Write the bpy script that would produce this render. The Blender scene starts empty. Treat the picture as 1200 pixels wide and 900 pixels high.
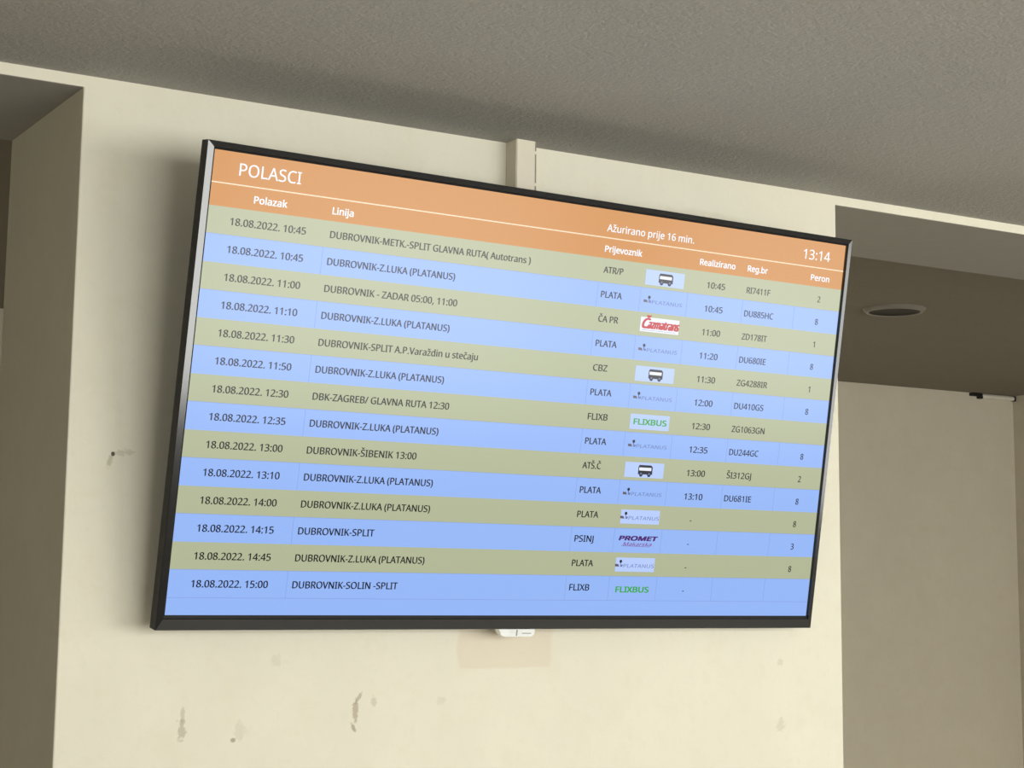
import bpy, bmesh, math, random
from mathutils import Vector, Matrix

random.seed(4)
S = bpy.context.scene
COL = S.collection

# ------------------------------------------------------------------ camera
cam_d = bpy.data.cameras.new('camera')
cam = bpy.data.objects.new('camera', cam_d)
COL.objects.link(cam)
S.camera = cam
cam_d.sensor_width = 36.0
cam_d.lens = 36.0 * 2123.376 / 1200.0
cam_d.shift_x = -156.152 / 1200.0
cam_d.shift_y = -56.320 / 1200.0
cam_d.clip_start = 0.02
CR = ((0.8274379326757794, 0.5557447194786133, -0.08058706062929627),
      (-0.5615571155508499, 0.8189426492028731, -0.11826471701563998),
      (0.0002711889411540094, 0.14311095027361628, 0.9897066142894775))
cam.matrix_world = Matrix((
    (CR[0][0], CR[0][2], -CR[0][1], -0.78532),
    (CR[1][0], CR[1][2], -CR[1][1], -2.66105),
    (CR[2][0], CR[2][2], -CR[2][1], 1.75),
    (0, 0, 0, 1)))

# ------------------------------------------------------------------ world, daylight, exposure
w = bpy.data.worlds.new('daylight')
S.world = w
w.use_nodes = True
w.node_tree.nodes['Background'].inputs[0].default_value = (0.75, 0.85, 1.0, 1)
w.node_tree.nodes['Background'].inputs[1].default_value = 0.35

S.view_settings.view_transform = 'Standard'
S.view_settings.look = 'None'
S.view_settings.gamma = 1.0
S.view_settings.use_curve_mapping = False
S.view_settings.exposure = -0.03

# daylight through the glazed front of the hall (behind and right of the camera), bay by bay
WIN_Y = -4.3
BAYS = [(-0.6, 1.5, 0.95, 2.38, 80.0), (1.65, 3.6, 0.95, 2.38, 76.0), (3.75, 5.7, 0.95, 2.38, 70.0), (-3.2, -1.6, 0.30, 1.80, 20.0)]  # last bay is added on the left to brighten the jamb and bezel
SIDE = (-3.4, -1.5, 1.00, 2.38, 36.0)          # window added in right wall, for bezel reflection: y0, y1, z0, z1, power
for x0, x1, z0, z1, power in BAYS:
    d = bpy.data.lights.new('window_daylight', 'AREA')
    d.shape = 'RECTANGLE'
    d.size = x1 - x0
    d.size_y = z1 - z0
    d.energy = power
    d.color = (1.0, 1.0, 0.955)
    o = bpy.data.objects.new('window_daylight', d)
    COL.objects.link(o)
    o.location = ((x0 + x1) / 2, WIN_Y - 0.18, (z0 + z1) / 2)
    o.rotation_euler = (math.radians(90), 0, 0)      # shines along +Y

d = bpy.data.lights.new('added_side_light', 'AREA')
d.shape = 'RECTANGLE'
d.size = SIDE[1] - SIDE[0]
d.size_y = SIDE[3] - SIDE[2]
d.energy = SIDE[4]
d.color = (1.0, 1.0, 0.955)
o = bpy.data.objects.new('added_side_light', d)
COL.objects.link(o)
o.location = (6.2 + 0.18, (SIDE[0] + SIDE[1]) / 2, (SIDE[2] + SIDE[3]) / 2)
o.rotation_euler = (math.radians(90), 0, math.radians(90))       # shines along -X
sun_d = bpy.data.lights.new('sun', 'SUN')
sun_d.energy = 7.0
sun_d.angle = math.radians(0.6)
sun_d.color = (1.0, 0.96, 0.88)
sun = bpy.data.objects.new('sun', sun_d)
COL.objects.link(sun)
sun.rotation_euler = (math.radians(90 - 13), 0, math.radians(4))   # set low through the front windows, added to bounce light in the passage

# ------------------------------------------------------------------ helpers


def lin(r, g, b):
    def f(c):
        c /= 255.0
        return c / 12.92 if c <= 0.04045 else ((c + 0.055) / 1.055) ** 2.4
    return (f(r), f(g), f(b), 1.0)


def nt(name):
    m = bpy.data.materials.new(name)
    m.use_nodes = True
    t = m.node_tree
    return m, t, t.nodes['Principled BSDF']


def simple(name, col, rough=0.5, metal=0.0, spec=0.5, noise=0.0, scale=60.0, bump=0.0):
    m, t, b = nt(name)
    b.inputs['Base Color'].default_value = col
    b.inputs['Roughness'].default_value = rough
    b.inputs['Metallic'].default_value = metal
    b.inputs['Specular IOR Level'].default_value = spec
    if noise or bump:
        geo = t.nodes.new('ShaderNodeNewGeometry')
        n = t.nodes.new('ShaderNodeTexNoise')
        n.inputs['Scale'].default_value = scale
        n.inputs['Detail'].default_value = 4
        t.links.new(geo.outputs['Position'], n.inputs['Vector'])
        if noise:
            mx = t.nodes.new('ShaderNodeMix')
            mx.data_type = 'RGBA'
            mx.inputs['A'].default_value = tuple(c * (1 - noise) for c in col[:3]) + (1,)
            mx.inputs['B'].default_value = tuple(min(1, c * (1 + noise)) for c in col[:3]) + (1,)
            t.links.new(n.outputs['Fac'], mx.inputs['Factor'])
            t.links.new(mx.outputs['Result'], b.inputs['Base Color'])
        if bump:
            bp = t.nodes.new('ShaderNodeBump')
            bp.inputs['Strength'].default_value = bump
            bp.inputs['Distance'].default_value = 0.01
            t.links.new(n.outputs['Fac'], bp.inputs['Height'])
            t.links.new(bp.outputs['Normal'], b.inputs['Normal'])
    return m


def link_obj(name, me, parent=None):
    o = bpy.data.objects.new(name, me)
    COL.objects.link(o)
    if parent is not None:
        o.parent = parent
    return o


def obj(name, bm, mats, parent=None, smooth=False):
    me = bpy.data.meshes.new(name)
    bm.normal_update()
    bm.to_mesh(me)
    bm.free()
    for m in (mats if isinstance(mats, (list, tuple)) else [mats]):
        me.materials.append(m)
    if smooth:
        for p in me.polygons:
            p.use_smooth = True
    return link_obj(name, me, parent)


def box(bm, x0, x1, y0, y1, z0, z1, mat=0):
    vs = [bm.verts.new((x, y, z)) for x in (x0, x1) for y in (y0, y1) for z in (z0, z1)]
    fs = [(0, 1, 3, 2), (4, 6, 7, 5), (0, 4, 5, 1), (2, 3, 7, 6), (0, 2, 6, 4), (1, 5, 7, 3)]
    out = []
    for f in fs:
        fc = bm.faces.new([vs[i] for i in f])
        fc.material_index = mat
        out.append(fc)
    return vs, out


def bevel_all(bm, width, seg=2):
    bmesh.ops.bevel(bm, geom=list(bm.edges), offset=width, segments=seg, profile=0.5, affect='EDGES')


def structure(o):
    o['kind'] = 'structure'
    return o


def tag(o, label, cat, group=None):
    o['label'] = label
    o['category'] = cat
    if group:
        o['group'] = group
    return o


def lathe(bm, prof, seg=48, mat=0, cap=None):
    rings = []
    for r, z in prof:
        rings.append([bm.verts.new((r * math.cos(2 * math.pi * i / seg), r * math.sin(2 * math.pi * i / seg), z)) for i in range(seg)])
    for a, b in zip(rings, rings[1:]):
        for i in range(seg):
            j = (i + 1) % seg
            f = bm.faces.new((a[i], a[j], b[j], b[i]))
            f.material_index = mat
    if cap == 'last':
        bm.faces.new(rings[-1]).material_index = mat
    if cap == 'first':
        bm.faces.new(rings[0]).material_index = mat


# ------------------------------------------------------------------ dimensions
ZC = 2.5285          # hall ceiling
ZO = 2.510           # underside of the opening heads
XL, XR = 0.0, 1.4697  # pillar
JD = 0.3928          # wall thickness
YB = 3.1947          # far wall of the passage
ZB = 2.66            # passage ceiling
XB = 5.2126           # right end wall of the passage
X0, X1 = -3.6, 6.2   # hall

# ------------------------------------------------------------------ wall paint with its marks
WALL_COL = (0.80, 0.76, 0.62, 1)


def wall_paint(name, marks=True, base=WALL_COL):
    m, t, b = nt(name)
    N, L = t.nodes, t.links
    b.inputs['Roughness'].default_value = 0.62
    b.inputs['Specular IOR Level'].default_value = 0.25
    geo = N.new('ShaderNodeNewGeometry')
    pos = geo.outputs['Position']

    def noise(scale, detail=4, rough=0.55):
        n = N.new('ShaderNodeTexNoise')
        n.inputs['Scale'].default_value = scale
        n.inputs['Detail'].default_value = detail
        n.inputs['Roughness'].default_value = rough
        L.new(pos, n.inputs['Vector'])
        return n.outputs['Fac']

    def math_(op, a, bb=None, c=None):
        n = N.new('ShaderNodeMath')
        n.operation = op
        for i, q in enumerate((a, bb, c)):
            if q is None:
                continue
            if isinstance(q, (int, float)):
                n.inputs[i].default_value = q
            else:
                L.new(q, n.inputs[i])
        return n.outputs[0]

    def rng(v, a, bb, c, d):
        n = N.new('ShaderNodeMapRange')
        n.interpolation_type = 'SMOOTHSTEP'
        L.new(v, n.inputs['Value'])
        for k, q in zip(('From Min', 'From Max', 'To Min', 'To Max'), (a, bb, c, d)):
            n.inputs[k].default_value = q
        return n.outputs['Result']

    def mix(fac, a, bb):
        n = N.new('ShaderNodeMix')
        n.data_type = 'RGBA'
        L.new(fac, n.inputs['Factor'])
        for k, q in (('A', a), ('B', bb)):
            if isinstance(q, tuple):
                n.inputs[k].default_value = q
            else:
                L.new(q, n.inputs[k])
        return n.outputs['Result']

    big = noise(5.0, 5)
    fine = noise(45.0, 5, 0.6)
    grain = noise(420.0, 3)
    col = mix(rng(big, 0.35, 0.68, 0, 1), tuple(c * 0.965 for c in base[:3]) + (1,), base)
    col = mix(rng(fine, 0.52, 0.72, 0, 0.55), col, tuple(c * 0.93 for c in base[:3]) + (1,))
    col = mix(rng(noise(14.0, 6, 0.65), 0.48, 0.70, 0, 0.6), col, (base[0] * 0.95, base[1] * 0.935, base[2] * 0.90, 1))
    if marks:
        sep = N.new('ShaderNodeSeparateXYZ')
        L.new(pos, sep.inputs[0])
        px, pz = sep.outputs['X'], sep.outputs['Z']
        n1, n2 = noise(110.0, 4, 0.65), noise(28.0, 4, 0.6)

        def spot(cx, cz, rx, rz, strength, colour, rough=1.2, slant=0.0, nz=n1):
            nonlocal col
            dx = math_('SUBTRACT', px, cx)
            dz = math_('SUBTRACT', pz, cz)
            dx = math_('MULTIPLY_ADD', dz, slant, dx)
            dx = math_('DIVIDE', dx, rx)
            dz = math_('DIVIDE', dz, rz)
            r2 = math_('ADD', math_('MULTIPLY', dx, dx), math_('MULTIPLY', dz, dz))
            d = math_('SQRT', r2)
            d = math_('ADD', d, math_('MULTIPLY', math_('SUBTRACT', nz, 0.5), rough * 2))
            col = mix(rng(d, 0.55, 1.1, strength, 0.0), col, colour)

        def patch(cx, cz, hx, hz, strength, colour):
            nonlocal col
            dx = math_('DIVIDE', math_('ABSOLUTE', math_('SUBTRACT', px, cx)), hx)
            dz = math_('DIVIDE', math_('ABSOLUTE', math_('SUBTRACT', pz, cz)), hz)
            d = math_('MAXIMUM', dx, dz)
            d = math_('ADD', d, math_('MULTIPLY', math_('SUBTRACT', n2, 0.5), 0.25))
            col = mix(rng(d, 0.93, 1.04, strength, 0.0), col, colour)

        dirt = (0.34, 0.29, 0.19, 1)
        brown = (0.38, 0.28, 0.17, 1)
        # old filler patch under the screen
        patch(0.7400, 1.680, 0.090, 0.046, 0.45, (0.71, 0.585, 0.43, 1))
        # screw hole with a smear beside it
        spot(0.0678, 1.9610, 0.0035, 0.0042, 1.0, (0.03, 0.025, 0.02, 1), 0.3)
        spot(0.0640, 1.9510, 0.005, 0.012, 0.42, dirt, 1.4, -0.3)
        spot(0.0840, 1.9640, 0.018, 0.0050, 0.30, dirt, 1.6)
        # chips and scuffs low on the pillar
        spot(0.1880, 1.5540, 0.007, 0.016, 0.50, dirt, 1.5)
        spot(0.1890, 1.5780, 0.004, 0.012, 0.35, dirt, 1.0)
        spot(0.2690, 1.5375, 0.0045, 0.0035, 0.75, dirt, 0.8)
        spot(0.2790, 1.5500, 0.012, 0.016, 0.16, dirt, 1.3)
        spot(0.4695, 1.5740, 0.0060, 0.019, 0.62, brown, 1.2)
        spot(0.4745, 1.5935, 0.004, 0.009, 0.60, dirt, 0.8, -0.6)
        spot(0.4670, 1.5480, 0.004, 0.008, 0.75, dirt, 0.8, 0.4)
        spot(0.5010, 1.5880, 0.006, 0.010, 0.30, dirt, 1.2)
        spot(1.3200, 1.5200, 0.012, 0.013, 0.20, dirt, 1.7)
        spot(1.3210, 1.6330, 0.007, 0.007, 0.20, dirt, 1.3)
        spot(0.6200, 1.5850, 0.010, 0.008, 0.14, dirt, 1.4)
        spot(0.3350, 1.6550, 0.010, 0.010, 0.14, dirt, 1.4)
        # brushy smears above the screen
        spot(0.9850, 2.4320, 0.060, 0.010, 0.30, (0.42, 0.36, 0.26, 1), 1.5, 0, n1)
        spot(0.9500, 2.4420, 0.030, 0.006, 0.25, (0.42, 0.36, 0.26, 1), 1.5, 0, n1)
        spot(0.6450, 2.4350, 0.090, 0.014, 0.16, (0.50, 0.43, 0.33, 1), 1.2, 0, n2)
        spot(1.1500, 2.4500, 0.090, 0.012, 0.14, (0.50, 0.43, 0.33, 1), 1.2, 0, n2)
    L.new(col, b.inputs['Base Color'])
    bp = N.new('ShaderNodeBump')
    bp.inputs['Strength'].default_value = 0.25
    bp.inputs['Distance'].default_value = 0.002
    hh = math_('ADD', math_('MULTIPLY', grain, 0.35), fine)
    L.new(hh, bp.inputs['Height'])
    L.new(bp.outputs['Normal'], b.inputs['Normal'])
    return m


def ceiling_paint():
    m, t, b = nt('ceiling_plaster')
    N, L = t.nodes, t.links
    b.inputs['Roughness'].default_value = 0.8
    b.inputs['Specular IOR Level'].default_value = 0.15
    geo = N.new('ShaderNodeNewGeometry')

    def noise(scale, detail=4):
        n = N.new('ShaderNodeTexNoise')
        n.inputs['Scale'].default_value = scale
        n.inputs['Detail'].default_value = detail
        L.new(geo.outputs['Position'], n.inputs['Vector'])
        return n.outputs['Fac']
    g, f, big = noise(190, 3), noise(75, 4), noise(2.2, 4)
    ramp = N.new('ShaderNodeMapRange')
    L.new(big, ramp.inputs['Value'])
    ramp.inputs['From Min'].default_value = 0.3
    ramp.inputs['From Max'].default_value = 0.7
    mx = N.new('ShaderNodeMix')
    mx.data_type = 'RGBA'
    L.new(ramp.outputs['Result'], mx.inputs['Factor'])
    mx.inputs['A'].default_value = (0.37, 0.36, 0.335, 1)
    mx.inputs['B'].default_value = (0.40, 0.39, 0.36, 1)
    L.new(mx.outputs['Result'], b.inputs['Base Color'])
    ad = N.new('ShaderNodeMath')
    ad.operation = 'ADD'
    L.new(g, ad.inputs[0])
    L.new(f, ad.inputs[1])
    bp = N.new('ShaderNodeBump')
    bp.inputs['Strength'].default_value = 0.5
    bp.inputs['Distance'].default_value = 0.003
    L.new(ad.outputs[0], bp.inputs['Height'])
    L.new(bp.outputs['Normal'], b.inputs['Normal'])
    return m


M_WALL = wall_paint('pillar_paint', True)
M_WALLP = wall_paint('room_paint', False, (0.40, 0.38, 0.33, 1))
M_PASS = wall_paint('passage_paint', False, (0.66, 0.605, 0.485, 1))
M_CEIL = ceiling_paint()
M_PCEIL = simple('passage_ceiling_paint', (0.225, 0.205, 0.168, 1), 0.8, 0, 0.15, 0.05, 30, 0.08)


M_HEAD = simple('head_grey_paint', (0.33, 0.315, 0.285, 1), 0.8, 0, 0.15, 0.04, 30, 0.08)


def floor_mat():
    m, t, b = nt('floor_tiles')
    geo = t.nodes.new('ShaderNodeNewGeometry')
    br = t.nodes.new('ShaderNodeTexBrick')
    br.offset = 0.0
    br.inputs['Scale'].default_value = 1.0
    br.inputs['Brick Width'].default_value = 0.4
    br.inputs['Row Height'].default_value = 0.4
    br.inputs['Mortar Size'].default_value = 0.004
    br.inputs['Color1'].default_value = (0.36, 0.325, 0.26, 1)
    br.inputs['Color2'].default_value = (0.39, 0.35, 0.28, 1)
    br.inputs['Mortar'].default_value = (0.16, 0.15, 0.13, 1)
    t.links.new(geo.outputs['Position'], br.inputs['Vector'])
    t.links.new(br.outputs['Color'], b.inputs['Base Color'])
    b.inputs['Roughness'].default_value = 0.45
    return m


M_FLOOR = floor_mat()
M_FRAME = simple('aluminium_frame', (0.35, 0.35, 0.34, 1), 0.4, 0.8)

# ------------------------------------------------------------------ room shell
# the screen wall: pillar with the thin heads of the two openings and the far wall ends, one extruded outline
bm = bmesh.new()
XRE = 5.9
XLE = -2.9
ZT = 2.81
outline = [(X0, 0.0), (XLE, 0.0), (XLE, ZO), (XL, ZO), (XL, 0.0), (XR, 0.0), (XR, ZO), (XRE, ZO), (XRE, 0.0), (X1, 0.0), (X1, ZT), (X0, ZT)]
front = [bm.verts.new((x, 0.0, z)) for x, z in outline]
back = [bm.verts.new((x, JD, z)) for x, z in outline]
bm.faces.new(front)
bm.faces.new(list(reversed(back)))
n = len(outline)
for i in range(n):
    j = (i + 1) % n
    bm.faces.new((front[i], back[i], back[j], front[j]))
bmesh.ops.recalc_face_normals(bm, faces=bm.faces)
ed = [e for e in bm.edges if abs(e.verts[0].co.y - e.verts[1].co.y) < 1e-6 and max(e.verts[0].co.z, e.verts[1].co.z) <= ZO + 1e-6
      and (abs(e.verts[0].co.z - e.verts[1].co.z) > 0.1 or e.verts[0].co.z > 1)]
bmesh.ops.bevel(bm, geom=ed, offset=0.0022, segments=2, profile=0.5, affect='EDGES')
bm.normal_update()
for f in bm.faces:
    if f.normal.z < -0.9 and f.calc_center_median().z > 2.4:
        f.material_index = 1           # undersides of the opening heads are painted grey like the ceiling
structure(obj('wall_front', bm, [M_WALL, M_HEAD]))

bm = bmesh.new()
box(bm, X0, X1, WIN_Y - 0.25, 0.0, ZC, ZC + 0.22)
structure(obj('ceiling', bm, M_CEIL))
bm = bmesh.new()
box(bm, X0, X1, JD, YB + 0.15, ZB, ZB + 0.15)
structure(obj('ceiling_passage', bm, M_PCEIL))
bm = bmesh.new()
box(bm, X0, X1, WIN_Y - 0.25, JD, -0.12, 0.0)
structure(obj('floor', bm, M_FLOOR))
bm = bmesh.new()
box(bm, X0, X1, JD, YB + 0.15, -0.12, 0.0)
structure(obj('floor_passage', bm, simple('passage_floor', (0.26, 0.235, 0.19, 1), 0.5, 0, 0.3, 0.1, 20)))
bm = bmesh.new()
box(bm, X0 - 0.15, X0, WIN_Y - 0.25, YB + 0.15, -0.12, ZT)
structure(obj('wall_left', bm, M_WALLP))
bm = bmesh.new()
box(bm, X1, X1 + 0.15, WIN_Y - 0.25, SIDE[0], -0.12, ZT)
box(bm, X1, X1 + 0.15, SIDE[1], YB + 0.15, -0.12, ZT)
box(bm, X1, X1 + 0.15, SIDE[0], SIDE[1], -0.12, SIDE[2])
box(bm, X1, X1 + 0.15, SIDE[0], SIDE[1], SIDE[3], ZT)
structure(obj('wall_right', bm, M_WALLP))
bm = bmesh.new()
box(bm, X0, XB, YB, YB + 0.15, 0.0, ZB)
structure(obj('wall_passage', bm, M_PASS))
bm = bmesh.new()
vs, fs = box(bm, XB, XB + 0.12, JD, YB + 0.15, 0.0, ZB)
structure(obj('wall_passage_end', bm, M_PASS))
# rear wall with its window openings, the leftmost added for light
bm = bmesh.new()


def rear(x0, x1, z0, z1):
    box(bm, x0, x1, WIN_Y - 0.15, WIN_Y, z0, z1)


edge = X0
for x0, x1, z0, z1, _ in sorted(BAYS):
    rear(edge, x0, 0, ZC)
    rear(x0, x1, 0, z0)
    rear(x0, x1, z1, ZC)
    edge = x1
rear(edge, X1, 0, ZC)
structure(obj('wall_rear', bm, M_WALLP))
for k, (x0, x1, z0, z1, _) in enumerate(BAYS):
    bm = bmesh.new()
    t_ = 0.045
    box(bm, x0, x1, WIN_Y - 0.10, WIN_Y - 0.04, z0, z0 + t_)
    box(bm, x0, x1, WIN_Y - 0.10, WIN_Y - 0.04, z1 - t_, z1)
    box(bm, x0, x0 + t_, WIN_Y - 0.10, WIN_Y - 0.04, z0 + t_, z1 - t_)
    box(bm, x1 - t_, x1, WIN_Y - 0.10, WIN_Y - 0.04, z0 + t_, z1 - t_)
    structure(obj('window_%d' % (k + 1), bm, M_FRAME))

bm = bmesh.new()
y0, y1, z0, z1, _ = SIDE
t_ = 0.045
box(bm, X1 + 0.04, X1 + 0.10, y0, y1, z0, z0 + t_)
box(bm, X1 + 0.04, X1 + 0.10, y0, y1, z1 - t_, z1)
box(bm, X1 + 0.04, X1 + 0.10, y0, y0 + t_, z0 + t_, z1 - t_)
box(bm, X1 + 0.04, X1 + 0.10, y1 - t_, y1, z0 + t_, z1 - t_)
structure(obj('window_%d' % (len(BAYS) + 1), bm, M_FRAME))  # frame of the added side window

# ------------------------------------------------------------------ departure board (television on the pillar)
TW, TH = 1.21, 0.6806
tv = bpy.data.objects.new('departure_display', None)
COL.objects.link(tv)


def Rz(a): return Matrix.Rotation(a, 4, 'Z')
def Rx(a): return Matrix.Rotation(a, 4, 'X')
def Ry(a): return Matrix.Rotation(a, 4, 'Y')


tv.matrix_world = Matrix.Translation((0.73912, -0.12, 2.05639)) @ Rz(0.01293) @ Rx(0.17985) @ Ry(0.00613)
tv.empty_display_size = 0.1
tag(tv, 'large black-framed flat screen showing a bus departure timetable, tilted forward on the pillar', 'television')

M_BEZEL = simple('gloss_black_bezel', (0.012, 0.012, 0.013, 1), 0.13, 0.0, 0.9)
M_BACK = simple('matt_black_plastic', (0.010, 0.0095, 0.009, 1), 0.55, 0, 0.3)
M_BLACKGAP = simple('black_screen_border', (0.004, 0.004, 0.004, 1), 0.5, 0, 0.2)
M_SENSOR = simple('milky_plastic', (0.85, 0.86, 0.84, 1), 0.25, 0, 0.6, 0.12, 90)
M_STEEL = simple('bracket_steel', (0.05, 0.05, 0.05, 1), 0.5, 0.6)


def screen_mat(name, col, strength=1.0):
    m, t, b = nt(name)
    b.inputs['Base Color'].default_value = (0.004, 0.004, 0.005, 1)
    b.inputs['Roughness'].default_value = SCREEN_ROUGH
    b.inputs['Specular IOR Level'].default_value = SCREEN_SPEC
    b.inputs['Emission Color'].default_value = col
    b.inputs['Emission Strength'].default_value = strength
    return m


SCREEN_ROUGH = 0.21
SCREEN_SPEC = 0.32
hw, hh = TW / 2, TH / 2

# bezel: profile rings (offset sides/top, offset bottom, depth)
prof = [(0.000, 0.000, 0.0010), (0.000, 0.000, -0.0010), (0.0024, 0.0048, -0.0016), (0.0030, 0.0054, -0.0046),
        (0.0118, 0.0215, -0.0026), (0.0122, 0.0222, -0.0018), (0.0122, 0.0222, 0.0215), (0.0105, 0.0200, 0.0230), (-0.04, -0.04, 0.0230)]
bm = bmesh.new()
rings = []
for s_, b_, y in prof:
    rings.append([bm.verts.new(p) for p in ((-hw - s_, y, hh + s_), (hw + s_, y, hh + s_), (hw + s_, y, -hh - b_), (-hw - s_, y, -hh - b_))])
for k, (a, b) in enumerate(zip(rings, rings[1:])):
    for i in range(4):
        j = (i + 1) % 4
        f = bm.faces.new((a[i], b[i], b[j], a[j]))
        f.material_index = 1 if k < 2 else 2 if k >= 5 else 0
bmesh.ops.recalc_face_normals(bm, faces=bm.faces)
obj('bezel', bm, [M_BEZEL, M_BLACKGAP, M_BACK], tv)

# back housing: shallow tray with sloping sides, and the thicker electronics hump below
bm = bmesh.new()


def frustum(bm, x0, x1, z0, z1, y0, ins, y1):
    a = [bm.verts.new(p) for p in ((x0, y0, z0), (x1, y0, z0), (x1, y0, z1), (x0, y0, z1))]
    b = [bm.verts.new(p) for p in ((x0 + ins, y1, z0 + ins), (x1 - ins, y1, z0 + ins), (x1 - ins, y1, z1 - ins), (x0 + ins, y1, z1 - ins))]
    bm.faces.new(a)
    bm.faces.new(list(reversed(b)))
    for i in range(4):
        j = (i + 1) % 4
        bm.faces.new((a[i], b[i], b[j], a[j]))


frustum(bm, -hw - 0.006, hw + 0.006, -hh - 0.016, hh + 0.006, 0.0225, 0.02, 0.034)
frustum(bm, -hw + 0.10, hw - 0.10, -hh + 0.02, hh - 0.22, 0.034, 0.02, 0.050)
for i in range(9):     # ventilation ribs across the hump
    box(bm, -0.38, 0.38, 0.0500, 0.0512, -0.16 + i * 0.022, -0.153 + i * 0.022)
bmesh.ops.recalc_face_normals(bm, faces=bm.faces)
obj('back_housing', bm, M_BACK, tv)

# tilting wall bracket: two rails on the housing, a plate flat on the wall, joined by arms
inv = tv.matrix_world.inverted()
bm = bmesh.new()
for sx in (-0.22, 0.22):
    box(bm, sx - 0.016, sx + 0.016, 0.034, 0.056, -0.20, 0.25)
for q in bm.verts:
    q.co = tv.matrix_world @ q.co
wx = 0.73912
box(bm, wx - 0.27, wx + 0.27, -0.004, 0.0, 1.99, 2.16)
for sx in (-0.22, 0.22):
    box(bm, wx + sx - 0.010, wx + sx + 0.010, -0.095, -0.004, 2.100, 2.135)
    box(bm, wx + sx - 0.010, wx + sx + 0.010, -0.058, -0.004, 2.005, 2.035)
for q in bm.verts:
    q.co = inv @ q.co
bmesh.ops.recalc_face_normals(bm, faces=bm.faces)
obj('mount_bracket', bm, M_STEEL, tv)

# little receiver housing hanging under the bottom edge
bm = bmesh.new()
z0 = -hh - 0.0222
top = [(-0.042, z0), (0.029, z0)]
pts = [(-0.042, z0), (0.029, z0), (0.028, z0 - 0.010), (0.022, z0 - 0.0135), (-0.028, z0 - 0.0135), (-0.035, z0 - 0.0105)]
for y in (-0.0005, 0.016):
    pass
a = [bm.verts.new((x, 0.0008, z)) for x, z in pts]
b = [bm.verts.new((x, 0.017, z)) for x, z in pts]
bm.faces.new(a)
bm.faces.new(list(reversed(b)))
for i in range(len(pts)):
    j = (i + 1) % len(pts)
    bm.faces.new((a[i], b[i], b[j], a[j]))
bmesh.ops.recalc_face_normals(bm, faces=bm.faces)
bmesh.ops.bevel(bm, geom=list(bm.edges), offset=0.0008, segments=1, affect='EDGES')
box(bm, -0.0072, -0.0050, 0.0002, 0.0008, z0 - 0.0115, z0 - 0.002, 1)
box(bm, 0.004, 0.021, 0.0002, 0.0008, z0 - 0.0082, z0 - 0.0068, 1)
sens = obj('receiver_housing', bm, [M_SENSOR, simple('receiver_seam', (0.30, 0.30, 0.28, 1), 0.4)], tv)
sens['label'] = 'milky white receiver housing'

# ---- the picture on the screen -------------------------------------------------
E_ORANGE = screen_mat('display_orange', lin(204, 133, 44))
E_BLUE = screen_mat('display_blue', lin(150, 184, 248))
E_OLIVE = screen_mat('display_olive', lin(178, 184, 150))
E_WHITE = screen_mat('display_white', lin(245, 248, 255))
E_TEXT = screen_mat('display_text', lin(6, 10, 12))
E_TEXTB = screen_mat('display_text_on_blue', lin(3, 9, 36))
E_GRID = screen_mat('display_grid_line', lin(132, 160, 224))
E_LINE = screen_mat('display_pale_line', lin(255, 226, 190))
E_CHIP = screen_mat('display_logo_card', lin(184, 206, 255))
E_CHIPW = screen_mat('display_white_card', lin(236, 240, 255))
E_GREEN = screen_mat('display_green', lin(52, 168, 40))
E_RED = screen_mat('display_red', lin(196, 40, 48))
E_PURPLE = screen_mat('display_purple', lin(74, 18, 110))
E_SLATE = screen_mat('display_slate', lin(104, 122, 176))
E_INK = screen_mat('display_ink', lin(18, 16, 34))
E_RUST = screen_mat('display_rust', lin(96, 84, 104))
E_VIOLET = screen_mat('display_violet', lin(128, 52, 138))

bm = bmesh.new()


def quad(bm, u0, v0, u1, v1, y, mat=0):
    """rectangle on the picture: u to the right, v down, in metres from the picture's top left corner"""
    f = bm.faces.new([bm.verts.new((u - hw, y, hh - v)) for u, v in ((u0, v0), (u0, v1), (u1, v1), (u1, v0))])
    f.material_index = mat


def poly(bm, pts, y, mat=0):
    f = bm.faces.new([bm.verts.new((u - hw, y, hh - v)) for u, v in pts])
    f.material_index = mat


Y0, Y1, Y2, Y3, Y4 = 0.0, -0.0002, -0.0004, -0.0006, -0.0008
box(bm, -hw, hw, 0.0, 0.02, -hh, hh)
screen = obj('screen', bm, E_BLUE, tv)

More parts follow.
